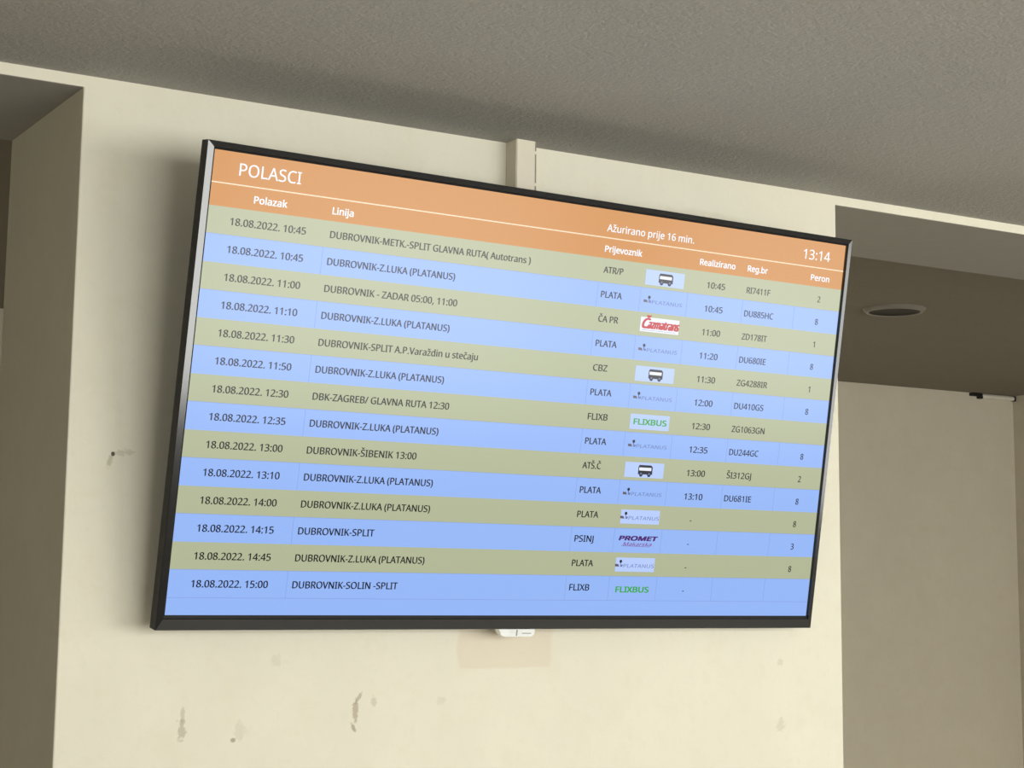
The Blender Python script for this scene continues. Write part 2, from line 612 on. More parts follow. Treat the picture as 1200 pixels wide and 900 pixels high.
# sans serif lettering of the display: one line per character = advance | outline points | faces (capital height 1000)
GLYPHS = """
 364||
(420|56,384 61,497 78,608 106,715 146,817 198,912 262,1000 378,1000 292,862 230,710 193,550 181,385 186,278 203,171 231,66 269,-34 318,-130 377,-221 262,-221 198,-135 146,-41 106,59 78,164 61,273|5,7,6 5,8,7 4,8,5 4,9,8 3,9,4 2,9,3 2,10,9 1,10,2 1,11,10 0,11,1 0,12,11 23,12,0 23,13,12 22,13,23 22,14,13 21,14,22 21,15,14 20,15,21 20,16,15 19,16,20 19,17,16 18,17,19
)420|364,384 359,273 342,164 315,59 275,-41 223,-135 158,-221 43,-221 103,-130 151,-34 189,66 217,171 234,278 239,385 234,495 217,604 189,710 151,812 102,910 42,1000 158,1000 223,912 275,817 315,715 342,608 359,497|18,20,19 18,21,20 18,22,21 17,22,18 17,23,22 16,23,17 16,24,23 15,24,16 15,25,24 14,25,15 14,0,25 13,0,14 12,0,13 12,1,0 11,1,12 11,2,1 10,2,11 10,3,2 9,3,10 9,4,3 8,4,9 8,5,4 7,5,8 7,6,5
,375|269,147 255,96 237,41 216,-17 194,-74 171,-129 148,-181 57,-181 71,-126 85,-67 98,-6 109,54 119,111 127,162 259,162|12,14,13 12,0,14 12,1,0 11,1,12 11,2,1 10,2,11 10,3,2 9,3,10 9,4,3 8,4,9 8,5,4 7,5,8 7,6,5
-451|56,321 56,430 395,430 395,321|0,2,1 0,3,2
.375|101,76 107,120 126,148 154,164 186,169 220,164 249,148 268,120 275,76 268,32 249,3 220,-14 186,-20 154,-14 126,3 107,32|3,5,4 2,5,3 2,6,5 1,6,2 1,7,6 0,7,1 0,8,7 15,8,0 15,9,8 14,9,15 14,10,9 13,10,14 13,11,10 12,11,13
/521|507,1000 134,0 14,0 387,1000|2,0,3 2,1,0
0801|732,501 728,386 714,284 691,196 656,123 610,64 553,21 482,-5 399,-14 297,1 214,48 150,123 104,225 78,352 69,501 77,652 102,779 144,880 207,954 292,1000 399,1015 502,1000 585,954 650,880 696,779 723,652 192,501 197,376 212,273 239,193 278,137 331,102 399,91 467,102 520,136 560,192 587,272 603,376 608,501 603,627 587,729 560,808 520,865 467,899 399,910 331,899 278,865 239,808 212,729 197,627|19,21,20 18,21,19 18,22,21 17,22,18 17,44,22 44,23,22 17,45,44 43,23,44 17,46,45 42,23,43 16,46,17 42,24,23 16,47,46 41,24,42 16,48,47 40,24,41 15,48,16 40,25,24 15,49,48 39,25,40 14,49,15 39,0,25 14,26,49 38,0,39 13,26,14 13,27,26 37,0,38 37,1,0 37,2,1 13,28,27 36,2,37 12,28,13 36,3,2 12,29,28 35,3,36 11,29,12 35,4,3 11,30,29 34,4,35 11,31,30 33,4,34 10,31,11 33,5,4 10,32,31 32,5,33 10,5,32 10,6,5 9,6,10 9,7,6 8,7,9
1801|497,0 377,0 377,699 377,736 377,768 378,795 380,820 381,845 382,871 361,850 342,833 321,816 296,794 189,707 125,790 395,1000 497,1000|14,16,15 14,8,16 8,0,16 14,9,8 7,0,8 14,10,9 6,0,7 14,11,10 5,0,6 14,12,11 4,0,5 14,13,12 3,0,4 2,0,3 1,0,2
2801|728,0 67,0 67,102 329,367 399,438 457,501 502,560 535,617 555,676 562,741 549,814 513,866 456,898 385,909 317,903 257,884 201,854 144,814 78,896 120,928 165,957 214,980 267,999 324,1010 385,1014 472,1006 546,982 606,943 651,890 678,825 688,748 680,672 655,601 617,533 566,466 504,397 431,324 223,118 223,112 728,112|23,25,24 22,25,23 22,26,25 21,26,22 21,27,26 20,27,21 19,27,20 19,28,27 18,13,19 13,28,19 18,14,13 12,28,13 18,15,14 11,28,12 17,16,18 16,15,18 11,29,28 10,29,11 10,30,29 9,30,10 9,31,30 8,31,9 7,31,8 7,32,31 6,32,7 6,33,32 5,33,6 5,34,33 4,34,5 4,35,34 3,35,4 3,36,35 2,36,3 2,37,36 2,38,37 2,39,38 2,0,39 1,0,2
3801|690,766 684,703 665,650 635,605 593,570 542,544 483,527 483,521 588,495 662,445 707,374 721,284 711,202 681,130 629,69 555,24 459,-5 338,-14 262,-11 192,-2 126,15 63,41 63,155 129,128 199,107 270,94 339,90 455,103 533,142 578,205 592,287 584,344 560,389 519,422 464,445 394,459 312,464 216,464 216,569 314,569 390,575 452,592 500,621 536,659 557,705 564,758 552,822 515,870 458,900 382,910 332,908 286,900 244,887 205,870 168,850 130,826 69,910 128,950 201,983 286,1006 381,1014 518,996 614,944 671,864|59,61,60 58,61,59 58,62,61 57,62,58 56,62,57 56,49,62 49,48,62 48,63,62 55,54,56 54,53,56 53,52,56 52,51,56 51,50,56 50,49,56 47,63,48 46,63,47 46,0,63 45,0,46 45,1,0 44,1,45 43,1,44 43,2,1 42,2,43 42,3,2 41,3,42 41,4,3 40,4,41 39,4,40 39,5,4 37,39,38 37,5,39 37,6,5 37,7,6 37,8,7 37,36,8 36,9,8 35,9,36 34,9,35 33,9,34 33,10,9 32,10,33 31,10,32 31,11,10 30,11,31 29,11,30 29,12,11 28,12,29 28,13,12 21,23,22 27,13,28 27,14,13 21,24,23 21,25,24 26,14,27 21,26,25 21,14,26 21,15,14 20,15,21 20,16,15 19,16,20 18,16,19 18,17,16
4801|773,227 627,227 627,0 508,0 508,227 29,227 29,332 500,1006 627,1006 627,338 773,338 508,653 509,687 509,719 510,748 511,776 512,802 513,827 514,851 515,874 510,874 497,846 482,817 465,788 450,765 150,338 508,338|6,20,7 20,8,7 20,19,8 19,9,8 6,21,20 18,9,19 17,9,18 6,22,21 16,9,17 6,23,22 15,9,16 6,24,23 14,9,15 6,25,24 13,9,14 12,9,13 11,9,12 26,9,11 6,26,25 6,9,26 6,10,9 6,0,10 5,0,6 4,0,5 3,1,4 1,0,4 3,2,1
5801|385,613 481,605 563,578 630,536 680,478 711,406 721,319 710,223 676,141 622,75 548,26 456,-4 347,-14 273,-11 202,0 140,17 88,41 88,157 144,129 211,109 281,95 349,91 418,97 478,114 527,144 564,186 588,240 595,307 580,393 535,457 457,497 345,510 303,508 255,503 209,496 174,489 112,528 150,1000 651,1000 651,888 255,888 231,598 259,603 296,608 338,612|36,40,37 40,38,37 40,39,38 36,41,40 44,1,0 43,1,44 42,1,43 42,2,1 41,2,42 36,2,41 36,3,2 36,31,3 31,4,3 35,34,36 34,33,36 33,32,36 32,31,36 30,4,31 29,4,30 29,5,4 28,5,29 28,6,5 27,6,28 27,7,6 26,7,27 25,7,26 25,8,7 24,8,25 16,18,17 23,8,24 23,9,8 16,19,18 22,9,23 16,20,19 21,9,22 16,21,20 16,9,21 16,10,9 15,10,16 15,11,10 14,11,15 13,11,14 13,12,11
6801|77,427 80,513 89,598 105,680 130,757 165,828 211,890 270,942 342,981 430,1006 535,1014 566,1013 600,1011 633,1007 658,1001 658,896 631,904 602,909 570,912 538,913 449,905 377,881 319,843 275,793 243,732 221,664 208,589 200,508 209,508 232,540 262,569 297,592 340,611 389,622 445,626 527,617 597,590 655,547 699,487 726,412 735,322 725,225 696,143 649,76 586,27 509,-4 417,-14 348,-7 284,13 226,46 176,94 134,156 103,232 84,322 416,90 496,104 559,146 600,219 613,322 601,408 565,473 505,515 420,529 359,523 305,502 262,471 229,433 209,390 202,346 205,300 215,255 232,212 256,172 286,138 323,112 366,95|9,11,10 9,12,11 9,13,12 9,14,13 8,14,9 8,16,14 16,15,14 7,18,8 18,17,8 17,16,8 6,19,7 19,18,7 6,20,19 6,21,20 5,21,6 5,22,21 5,23,22 4,23,5 4,24,23 3,24,4 3,25,24 2,25,3 2,26,25 33,35,34 32,35,33 32,36,35 31,36,32 1,26,2 30,36,31 30,37,36 1,27,26 29,37,30 29,62,37 62,38,37 28,62,29 28,63,62 61,38,62 28,64,63 60,38,61 0,27,1 0,28,27 0,64,28 0,65,64 60,39,38 59,39,60 0,66,65 0,67,66 53,67,0 59,40,39 58,40,59 53,68,67 53,69,68 52,69,53 57,40,58 57,41,40 52,70,69 52,71,70 51,71,52 57,42,41 56,42,57 51,72,71 51,73,72 50,73,51 55,42,56 55,43,42 50,74,73 50,75,74 54,43,55 50,54,75 49,54,50 49,43,54 49,44,43 48,44,49 48,45,44 47,45,48 47,46,45
7801|190,0 601,888 62,888 62,1000 732,1000 732,905 326,0|2,4,3 2,5,4 2,1,5 1,6,5 0,6,1
8801|399,1014 482,1007 555,987 615,953 660,906 689,847 699,775 692,718 673,669 643,627 604,590 558,558 508,529 567,498 620,463 666,423 701,377 724,323 731,259 721,181 690,114 642,60 576,20 496,-6 403,-14 304,-6 221,18 155,57 107,110 78,176 69,255 76,319 97,374 131,421 174,461 223,494 276,522 229,552 187,586 151,624 124,668 107,718 101,776 111,847 140,905 186,952 246,986 318,1007 189,254 202,187 241,132 307,96 401,84 491,96 557,132 597,188 611,258 604,304 585,344 554,379 512,410 461,438 401,464 378,472 321,444 275,415 238,382 211,345 195,302 398,915 328,905 271,877 234,832 221,770 227,723 246,683 275,651 312,624 356,600 405,577 451,599 492,623 527,651 554,684 571,724 577,770 565,832 528,877 471,905|47,1,0 47,2,1 46,2,47 46,3,2 45,3,46 45,4,3 44,69,45 69,4,45 44,70,69 88,4,69 88,5,4 43,70,44 43,71,70 87,5,88 43,72,71 86,5,87 42,72,43 86,6,5 42,73,72 85,6,86 41,73,42 85,7,6 41,74,73 84,7,85 83,7,84 41,75,74 40,75,41 83,8,7 82,8,83 40,76,75 82,9,8 39,76,40 39,77,76 81,9,82 81,10,9 38,77,39 38,78,77 80,10,81 38,79,78 79,10,80 79,11,10 37,79,38 37,11,79 37,12,11 36,12,37 36,13,12 35,13,36 35,14,13 34,63,35 63,14,35 34,64,63 62,14,63 61,14,62 61,15,14 33,64,34 33,65,64 60,15,61 60,16,15 32,65,33 32,66,65 59,16,60 32,67,66 58,16,59 58,17,16 31,67,32 31,68,67 57,17,58 57,18,17 30,68,31 56,18,57 30,48,68 56,19,18 55,19,56 29,48,30 29,49,48 54,19,55 29,50,49 54,20,19 28,50,29 28,51,50 53,20,54 53,21,20 27,51,28 27,52,51 52,21,53 27,21,52 27,22,21 26,22,27 26,23,22 25,23,26 25,24,23
:375|101,675 107,720 126,749 154,765 186,770 220,765 249,749 268,720 275,675 268,632 249,602 220,585 186,580 154,585 126,602 107,632 101,76 107,120 126,148 154,164 186,169 220,164 249,148 268,120 275,76 268,32 249,3 220,-14 186,-20 154,-14 126,3 107,32|19,21,20 18,21,19 18,22,21 17,22,18 17,23,22 16,23,17 16,24,23 31,24,16 31,25,24 30,25,31 30,26,25 29,26,30 29,27,26 28,27,29 3,5,4 2,5,3 2,6,5 1,6,2 1,7,6 0,7,1 0,8,7 15,8,0 15,9,8 14,9,15 14,10,9 13,10,14 13,11,10 12,11,13
A895|763,0 643,310 246,310 127,0 0,0 391,1004 504,1004 894,0 493,724 487,740 479,765 469,795 460,826 452,853 445,874 438,846 431,817 423,790 415,765 408,743 402,724 289,422 605,422|4,6,5 4,14,6 14,7,6 4,15,14 13,7,14 12,7,13 4,16,15 11,7,12 4,17,16 10,7,11 4,18,17 4,19,18 9,7,10 4,20,19 8,7,9 4,21,20 22,7,8 4,2,21 2,22,21 2,1,22 1,7,22 4,3,2 0,7,1
B910|422,1000 586,986 705,945 777,869 801,752 796,697 779,648 752,606 715,572 668,547 611,531 611,524 671,510 725,487 770,455 805,412 827,355 835,284 824,200 793,130 742,74 673,33 588,8 487,0 136,0 136,1000 447,574 555,585 623,616 659,667 671,738 656,809 613,856 537,883 427,892 262,892 262,574 262,469 262,106 464,106 576,119 648,158 687,218 700,294 695,344 677,387 646,421 600,447 537,464 454,469|24,35,25 35,0,25 35,1,0 35,2,1 35,34,2 34,3,2 24,36,35 33,3,34 32,3,33 32,4,3 31,4,32 30,4,31 30,5,4 29,5,30 29,6,5 28,6,29 28,7,6 27,7,28 27,8,7 26,8,27 24,37,36 37,26,36 37,8,26 37,9,8 37,10,9 37,11,10 37,12,11 37,13,12 37,49,13 49,14,13 24,38,37 48,14,49 47,14,48 47,15,14 46,15,47 45,15,46 45,16,15 44,16,45 44,17,16 43,17,44 42,17,43 42,18,17 41,18,42 41,19,18 40,19,41 40,20,19 39,20,40 24,39,38 24,20,39 24,21,20 24,22,21 24,23,22
C885|564,903 488,897 420,876 361,842 311,796 271,738 242,669 224,589 218,500 228,385 257,286 305,205 372,146 458,109 563,97 627,99 688,108 746,120 803,136 803,27 746,8 687,-4 622,-12 545,-14 405,2 290,49 200,125 137,228 98,355 85,501 93,610 117,709 156,796 209,871 277,932 360,977 456,1005 566,1014 641,1010 714,999 782,980 842,955 791,849 742,869 688,887 629,899|36,38,37 36,39,38 35,39,36 35,40,39 35,41,40 34,41,35 34,45,41 45,44,41 44,43,41 43,42,41 33,1,34 1,0,34 0,45,34 33,2,1 33,3,2 32,3,33 32,4,3 31,4,32 31,5,4 31,6,5 30,6,31 30,7,6 29,7,30 29,8,7 28,8,29 28,9,8 28,10,9 27,10,28 27,11,10 26,11,27 26,12,11 26,13,12 17,19,18 25,13,26 16,19,17 25,14,13 15,19,16 14,19,15 25,19,14 24,19,25 24,20,19 24,21,20 23,21,24 23,22,21
D1022|937,510 921,355 875,228 799,129 696,57 568,14 415,0 136,0 136,1000 444,1000 585,986 706,944 804,875 877,779 922,658 804,506 793,627 760,724 706,798 631,851 537,882 426,892 262,892 262,108 398,108 575,133 702,208 779,332|7,22,8 22,9,8 22,10,9 22,11,10 22,21,11 21,12,11 7,23,22 20,12,21 19,12,20 19,13,12 18,13,19 17,13,18 17,14,13 16,14,17 16,0,14 15,0,16 15,1,0 27,1,15 27,2,1 26,2,27 26,3,2 25,3,26 24,3,25 24,4,3 7,24,23 7,4,24 7,5,4 7,6,5
E779|695,0 136,0 136,1000 695,1000 695,889 262,889 262,577 669,577 669,468 262,468 262,111 695,111|1,5,2 5,3,2 5,4,3 1,6,5 1,9,6 9,7,6 9,8,7 1,10,9 1,11,10 1,0,11
F727|262,0 136,0 136,1000 695,1000 695,889 262,889 262,535 668,535 668,424 262,424|1,5,2 5,3,2 5,4,3 1,6,5 1,9,6 9,7,6 9,8,7 1,0,9
G1020|570,528 916,528 916,38 834,15 752,-1 664,-11 564,-14 421,2 303,48 209,124 141,226 99,352 85,500 101,646 147,772 222,874 324,950 452,998 604,1014 685,1010 763,999 835,980 902,955 854,846 798,868 735,887 667,899 597,903 486,891 392,854 317,795 262,715 228,616 217,500 227,388 256,289 305,208 377,146 472,108 594,95 655,97 706,102 750,110 790,119 790,416 570,416|17,19,18 17,20,19 17,21,20 16,21,17 16,22,21 16,26,22 26,25,22 25,24,22 24,23,22 15,27,16 27,26,16 15,28,27 15,29,28 14,29,15 14,30,29 14,31,30 13,31,14 13,32,31 12,32,13 12,33,32 45,1,0 45,44,1 44,2,1 11,33,12 11,34,33 43,2,44 11,35,34 10,35,11 10,36,35 9,36,10 9,37,36 9,38,37 8,38,9 42,2,43 41,2,42 8,39,38 40,2,41 39,2,40 8,2,39 7,2,8 7,3,2 7,4,3 6,4,7 6,5,4
H1038|901,0 775,0 775,466 262,466 262,0 136,0 136,1000 262,1000 262,577 775,577 775,1000 901,1000|5,7,6 5,8,7 9,11,10 9,0,11 5,3,8 3,9,8 3,2,9 2,0,9 5,4,3 1,0,2
I475|417,0 56,0 56,73 174,99 174,899 56,927 56,1000 417,1000 417,927 300,899 300,99 417,73|5,7,6 5,8,7 4,8,5 4,9,8 3,9,4 3,10,9 2,10,3 2,11,10 1,11,2 1,0,11
J382|-6,-266 -37,-265 -64,-261 -88,-255 -109,-248 -109,-141 -86,-147 -62,-151 -36,-154 -8,-155 26,-152 58,-141 87,-122 109,-92 124,-50 129,6 129,1000 255,1000 255,15 247,-73 223,-144 184,-198 132,-236 68,-259|15,17,16 15,18,17 15,19,18 14,19,15 13,19,14 13,20,19 12,20,13 11,20,12 4,6,5 10,20,11 10,21,20 4,7,6 4,8,7 9,21,10 4,9,8 4,21,9 4,22,21 4,23,22 3,23,4 2,23,3 2,0,23 1,0,2
K867|867,0 718,0 364,478 262,388 262,0 136,0 136,1000 262,1000 262,507 304,555 347,602 391,650 434,697 704,1000 852,1000 455,564|5,7,6 5,8,7 12,14,13 12,15,14 11,15,12 10,15,11 9,15,10 9,0,15 8,2,9 2,0,9 5,3,8 3,2,8 1,0,2 5,4,3
L734|136,0 136,1000 262,1000 262,112 699,112 699,0|0,2,1 0,3,2 0,4,3 0,5,4
M1270|577,0 248,877 242,877 245,845 247,805 249,760 251,711 252,659 252,606 252,0 136,0 136,1000 322,1000 630,181 636,181 950,1000 1134,1000 1134,0 1010,0 1010,615 1010,664 1011,712 1013,759 1015,803 1018,843 1020,875 1014,875 681,0|10,2,11 2,12,11 2,1,12 1,13,12 14,26,15 26,16,15 26,25,16 25,17,16 10,3,2 0,13,1 14,27,26 24,17,25 10,4,3 23,17,24 10,5,4 22,17,23 10,6,5 21,17,22 20,17,21 10,7,6 19,17,20 10,8,7 18,17,19 10,9,8 0,14,13 0,27,14
N1064|929,0 782,0 246,831 241,831 244,795 246,754 248,709 250,660 252,610 252,559 252,0 136,0 136,1000 282,1000 815,172 821,172 819,200 817,239 815,286 813,338 811,389 811,436 811,1000 929,1000|11,3,12 3,13,12 3,2,13 2,14,13 21,23,22 21,0,23 11,4,3 1,14,2 11,5,4 11,6,5 11,7,6 11,8,7 11,9,8 11,10,9 20,0,21 19,0,20 18,0,19 17,0,18 16,0,17 15,0,16 1,15,14 1,0,15
O1094|1008,501 1001,391 979,291 942,203 891,127 826,67 747,22 654,-5 548,-14 438,-5 343,23 264,68 199,128 149,203 113,291 92,392 85,503 98,647 136,772 199,874 289,951 406,999 549,1015 687,999 801,952 891,875 956,772 995,647 218,501 227,384 254,284 298,204 362,144 445,107 548,95 651,107 733,144 796,204 840,284 867,384 875,501 856,670 797,798 696,878 549,905 446,893 362,856 298,798 254,718 227,619|21,23,22 21,24,23 20,24,21 20,25,24 19,44,20 44,25,20 19,45,44 43,25,44 19,46,45 42,25,43 42,26,25 18,46,19 18,47,46 18,48,47 41,26,42 41,27,26 17,48,18 17,49,48 40,27,41 16,49,17 40,0,27 16,28,49 15,28,16 15,29,28 39,0,40 39,1,0 14,29,15 39,2,1 14,30,29 38,2,39 13,30,14 38,3,2 13,31,30 37,3,38 36,3,37 13,32,31 12,32,13 36,4,3 12,33,32 35,4,36 11,33,12 35,5,4 11,34,33 34,5,35 11,5,34 10,5,11 10,6,5 9,6,10 9,7,6 8,7,9
P847|401,1000 570,981 686,923 754,830 776,706 771,645 756,588 729,534 689,486 635,446 566,415 480,396 377,389 262,389 262,0 136,0 136,1000 389,892 262,892 262,497 363,497 450,502 521,518 576,544 615,583 638,634 646,700 630,785 584,845 505,880|15,18,16 18,0,16 18,1,0 18,2,1 18,17,2 17,29,2 29,3,2 15,19,18 28,3,29 27,3,28 27,4,3 26,4,27 26,5,4 25,5,26 25,6,5 24,6,25 24,7,6 23,7,24 22,7,23 22,8,7 21,8,22 20,8,21 15,13,19 13,20,19 13,8,20 13,9,8 13,10,9 13,11,10 13,12,11 15,14,13
R871|412,1000 525,992 617,968 687,929 737,874 766,803 776,716 769,643 746,583 713,535 672,498 625,470 576,448 850,0 703,0 461,413 262,413 262,0 136,0 136,1000 405,891 262,891 262,520 412,520 517,532 590,568 632,628 646,710 639,769 620,815 587,849 541,873 480,886|18,21,19 21,0,19 21,1,0 21,2,1 21,3,2 21,20,3 20,4,3 18,22,21 32,4,20 31,4,32 31,5,4 30,5,31 29,5,30 28,5,29 28,6,5 27,6,28 27,7,6 26,7,27 26,8,7 25,8,26 25,9,8 24,9,25 24,10,9 23,10,24 18,16,22 16,23,22 16,10,23 16,11,10 16,12,11 16,15,12 15,13,12 18,17,16 14,13,15
S769|703,268 692,185 660,116 607,60 536,20 448,-6 346,-14 291,-13 239,-8 190,-2 146,8 106,19 71,34 71,154 128,133 197,113 273,100 352,95 420,100 476,115 520,139 552,171 571,210 577,256 572,301 556,339 527,371 484,401 423,431 342,462 281,487 229,513 185,543 148,576 120,613 100,655 88,704 84,759 94,833 125,896 173,946 237,983 315,1006 403,1014 482,1010 555,999 620,981 679,958 640,850 586,871 527,888 465,900 401,903 343,899 296,885 259,863 232,834 217,798 211,758 217,711 232,674 260,642 301,613 357,586 430,556 511,523 579,487 633,446 672,398 695,339|42,44,43 42,45,44 41,45,42 41,46,45 40,46,41 40,47,46 40,51,47 51,50,47 50,49,47 49,48,47 39,52,40 52,51,40 39,53,52 39,54,53 38,54,39 38,55,54 38,56,55 38,57,56 37,57,38 37,58,57 36,58,37 36,59,58 36,60,59 35,60,36 35,61,60 34,61,35 34,62,61 34,63,62 33,63,34 33,64,63 32,64,33 32,65,64 31,65,32 31,66,65 30,66,31 29,66,30 29,67,66 28,67,29 28,68,67 27,68,28 26,68,27 26,69,68 25,69,26 25,0,69 24,0,25 23,0,24 23,1,0 22,1,23 21,1,22 21,2,1 20,2,21 12,14,13 19,2,20 12,15,14 19,3,2 18,3,19 12,16,15 17,3,18 12,17,16 12,3,17 12,4,3 11,4,12 11,5,4 10,5,11 9,5,10 8,5,9 8,6,5 7,6,8
T779|452,0 326,0 326,889 14,889 14,1000 763,1000 763,889 452,889|3,5,4 3,6,5 2,6,3 1,7,2 7,6,2 1,0,7
U1024|896,353 886,254 854,166 801,91 726,34 628,-2 507,-14 343,11 223,88 150,205 126,356 126,1000 252,1000 252,352 268,243 317,162 399,112 514,95 596,103 662,128 711,167 745,219 765,282 772,353 772,1000 896,1000|10,12,11 10,13,12 23,25,24 23,0,25 9,13,10 22,0,23 22,1,0 9,14,13 21,1,22 21,2,1 9,15,14 20,2,21 8,15,9 19,2,20 19,3,2 8,16,15 18,3,19 8,17,16 17,3,18 8,3,17 8,4,3 7,4,8 7,5,4 6,5,7
V840|840,1000 483,0 357,0 0,1000 132,1000 357,359 371,319 384,280 394,243 404,208 413,174 420,140 428,174 436,209 446,244 457,282 470,320 483,361 707,1000|2,4,3 2,5,4 17,0,18 17,1,0 16,1,17 2,6,5 15,1,16 2,7,6 14,1,15 2,8,7 13,1,14 2,9,8 12,1,13 2,10,9 11,1,12 2,11,10 2,1,11
X821|815,0 672,0 408,434 139,0 6,0 338,521 27,1000 167,1000 412,608 658,1000 791,1000 482,524|5,7,6 5,8,7 8,10,9 8,11,10 5,11,8 5,0,11 4,2,5 2,0,5 4,3,2 1,0,2
Z801|746,0 53,0 53,95 580,888 70,888 70,1000 732,1000 732,905 206,112 746,112|4,6,5 4,7,6 4,3,7 3,8,7 2,8,3 2,9,8 2,0,9 1,0,2
a786|403,763 523,748 606,703 656,625 672,511 672,0 583,0 559,106 553,106 520,69 487,39 450,15 408,-1 359,-11 301,-14 237,-8 180,10 132,40 95,83 72,140 64,209 86,308 153,382 265,429 424,448 552,452 552,497 542,577 511,627 462,655 396,664 339,659 284,646 233,628 185,606 147,699 201,724 263,744 332,759 440,363 321,349 246,318 205,271 192,207 202,153 230,115 274,93 329,85 416,99 487,138 535,205 550,300 550,367|38,1,0 37,1,38 37,2,1 36,2,37 35,2,36 35,29,2 29,3,2 34,33,35 33,32,35 32,31,35 31,30,35 30,29,35 28,3,29 27,3,28 27,4,3 26,4,27 26,5,4 25,5,26 24,52,25 52,5,25 23,52,24 22,52,23 21,40,22 40,39,22 39,52,22 51,5,52 21,41,40 21,42,41 20,42,21 50,5,51 20,43,42 19,43,20 19,44,43 49,7,50 7,5,50 19,45,44 18,45,19 48,8,49 8,7,49 18,46,45 48,9,8 6,5,7 47,9,48 18,47,46 18,9,47 17,9,18 17,10,9 16,10,17 16,11,10 16,12,11 15,12,16 15,13,12 14,13,15
b861|242,805 242,759 240,716 238,679 235,651 242,651 280,695 331,731 395,755 475,763 601,739 700,666 763,545 784,375 775,257 746,160 699,84 637,29 562,-3 475,-14 395,-6 331,18 280,54 242,95 232,95 207,0 119,0 119,1064 242,1064 454,661 382,654 328,631 288,593 262,539 247,468 242,380 242,374 254,252 288,162 353,107 457,88 545,107 607,162 644,253 657,377 644,501 607,590 544,643|26,28,27 26,0,28 26,1,0 8,10,9 26,2,1 7,10,8 7,11,10 6,11,7 26,3,2 5,29,6 29,11,6 26,4,3 29,47,11 47,12,11 5,30,29 5,31,30 26,5,4 26,33,5 33,32,5 32,31,5 46,12,47 45,12,46 45,13,12 26,34,33 44,13,45 26,35,34 26,36,35 43,13,44 43,14,13 26,37,36 43,15,14 42,15,43 26,38,37 41,15,42 26,24,38 24,39,38 41,16,15 40,16,41 24,23,39 23,40,39 26,25,24 22,40,23 22,16,40 22,17,16 21,17,22 21,18,17 20,18,21 20,19,18
c672|420,-14 326,-4 243,27 174,78 121,153 88,250 77,371 89,497 123,597 178,672 249,724 333,755 429,765 485,762 539,753 588,740 626,724 588,622 552,634 510,646 466,654 426,657 357,649 301,625 258,585 228,529 210,459 204,373 210,290 228,220 258,165 300,125 353,100 419,92 477,96 527,105 572,119 613,136 613,27 574,9 530,-4 480,-11|11,13,12 11,14,13 10,14,11 10,15,14 10,16,15 9,16,10 9,21,16 21,20,16 20,19,16 19,18,16 18,17,16 8,22,9 22,21,9 8,23,22 8,24,23 7,24,8 7,25,24 7,26,25 6,26,7 6,27,26 6,28,27 5,28,6 5,29,28 4,29,5 4,30,29 4,31,30 3,31,4 36,38,37 3,32,31 35,38,36 34,38,35 3,33,32 33,38,34 3,38,33 2,38,3 1,38,2 1,39,38 1,40,39 1,41,40 0,41,1
d861|385,-14 259,10 161,83 98,205 77,374 98,544 162,666 260,740 387,765 442,761 489,750 529,733 564,710 594,683 619,654 627,654 626,677 623,708 620,740 619,765 619,1064 742,1064 742,0 643,0 625,101 619,101 594,70 564,43 529,19 488,1 440,-10 405,88 506,105 572,153 608,235 620,350 620,373 609,496 574,588 508,644 403,662 316,643 254,583 217,491 204,371 217,252 254,162 317,107|19,21,20 19,22,21 7,9,8 18,22,19 7,10,9 7,11,10 6,11,7 17,22,18 6,12,11 6,13,12 16,22,17 6,40,13 40,14,13 15,22,16 5,41,6 41,40,6 39,14,40 39,15,14 39,38,15 38,37,15 37,22,15 5,42,41 5,43,42 4,43,5 36,22,37 4,44,43 3,44,4 35,22,36 3,45,44 34,22,35 3,46,45 33,22,34 2,46,3 2,47,46 32,24,33 24,22,33 2,31,47 31,25,32 25,24,32 31,26,25 23,22,24 2,26,31 1,26,2 1,27,26 1,28,27 1,29,28 0,29,1 0,30,29
e790|409,765 499,754 575,723 636,672 681,604 709,522 718,426 718,352 204,352 222,239 270,158 344,108 444,91 511,94 571,104 627,121 685,143 685,35 628,13 571,-2 510,-11 438,-14 338,-3 250,29 177,84 123,159 88,255 77,370 87,484 118,581 168,659 235,717 316,753 408,664 329,650 268,607 227,539 207,450 590,450 585,510 570,562 545,604 511,637 465,657|32,1,0 32,2,1 31,2,32 31,3,2 30,3,31 30,33,3 33,43,3 43,4,3 30,34,33 29,34,30 42,4,43 29,35,34 41,4,42 29,36,35 41,5,4 40,5,41 28,36,29 39,5,40 28,37,36 39,6,5 38,6,39 27,37,28 27,38,37 27,6,38 27,7,6 26,8,27 8,7,27 26,9,8 25,9,26 25,10,9 24,10,25 24,11,10 15,17,16 14,17,15 24,12,11 13,17,14 12,17,13 24,17,12 23,17,24 23,18,17 22,18,23 22,19,18 22,20,19 21,20,22
f482|465,655 276,655 276,0 153,0 153,655 21,655 21,713 153,755 153,798 160,886 181,955 217,1007 265,1043 325,1064 396,1071 439,1070 478,1064 513,1055 542,1046 510,950 486,957 458,964 428,969 398,971 344,960 306,929 283,876 276,800 276,751 465,751|13,15,14 13,16,15 12,16,13 12,17,16 12,18,17 12,19,18 11,21,12 21,20,12 20,19,12 10,23,11 23,22,11 22,21,11 10,24,23 10,25,24 9,25,10 9,26,25 8,26,9 8,27,26 8,28,27 7,28,8 6,28,7 6,29,28 6,0,29 5,0,6 4,0,5 3,1,4 1,0,4 3,2,1
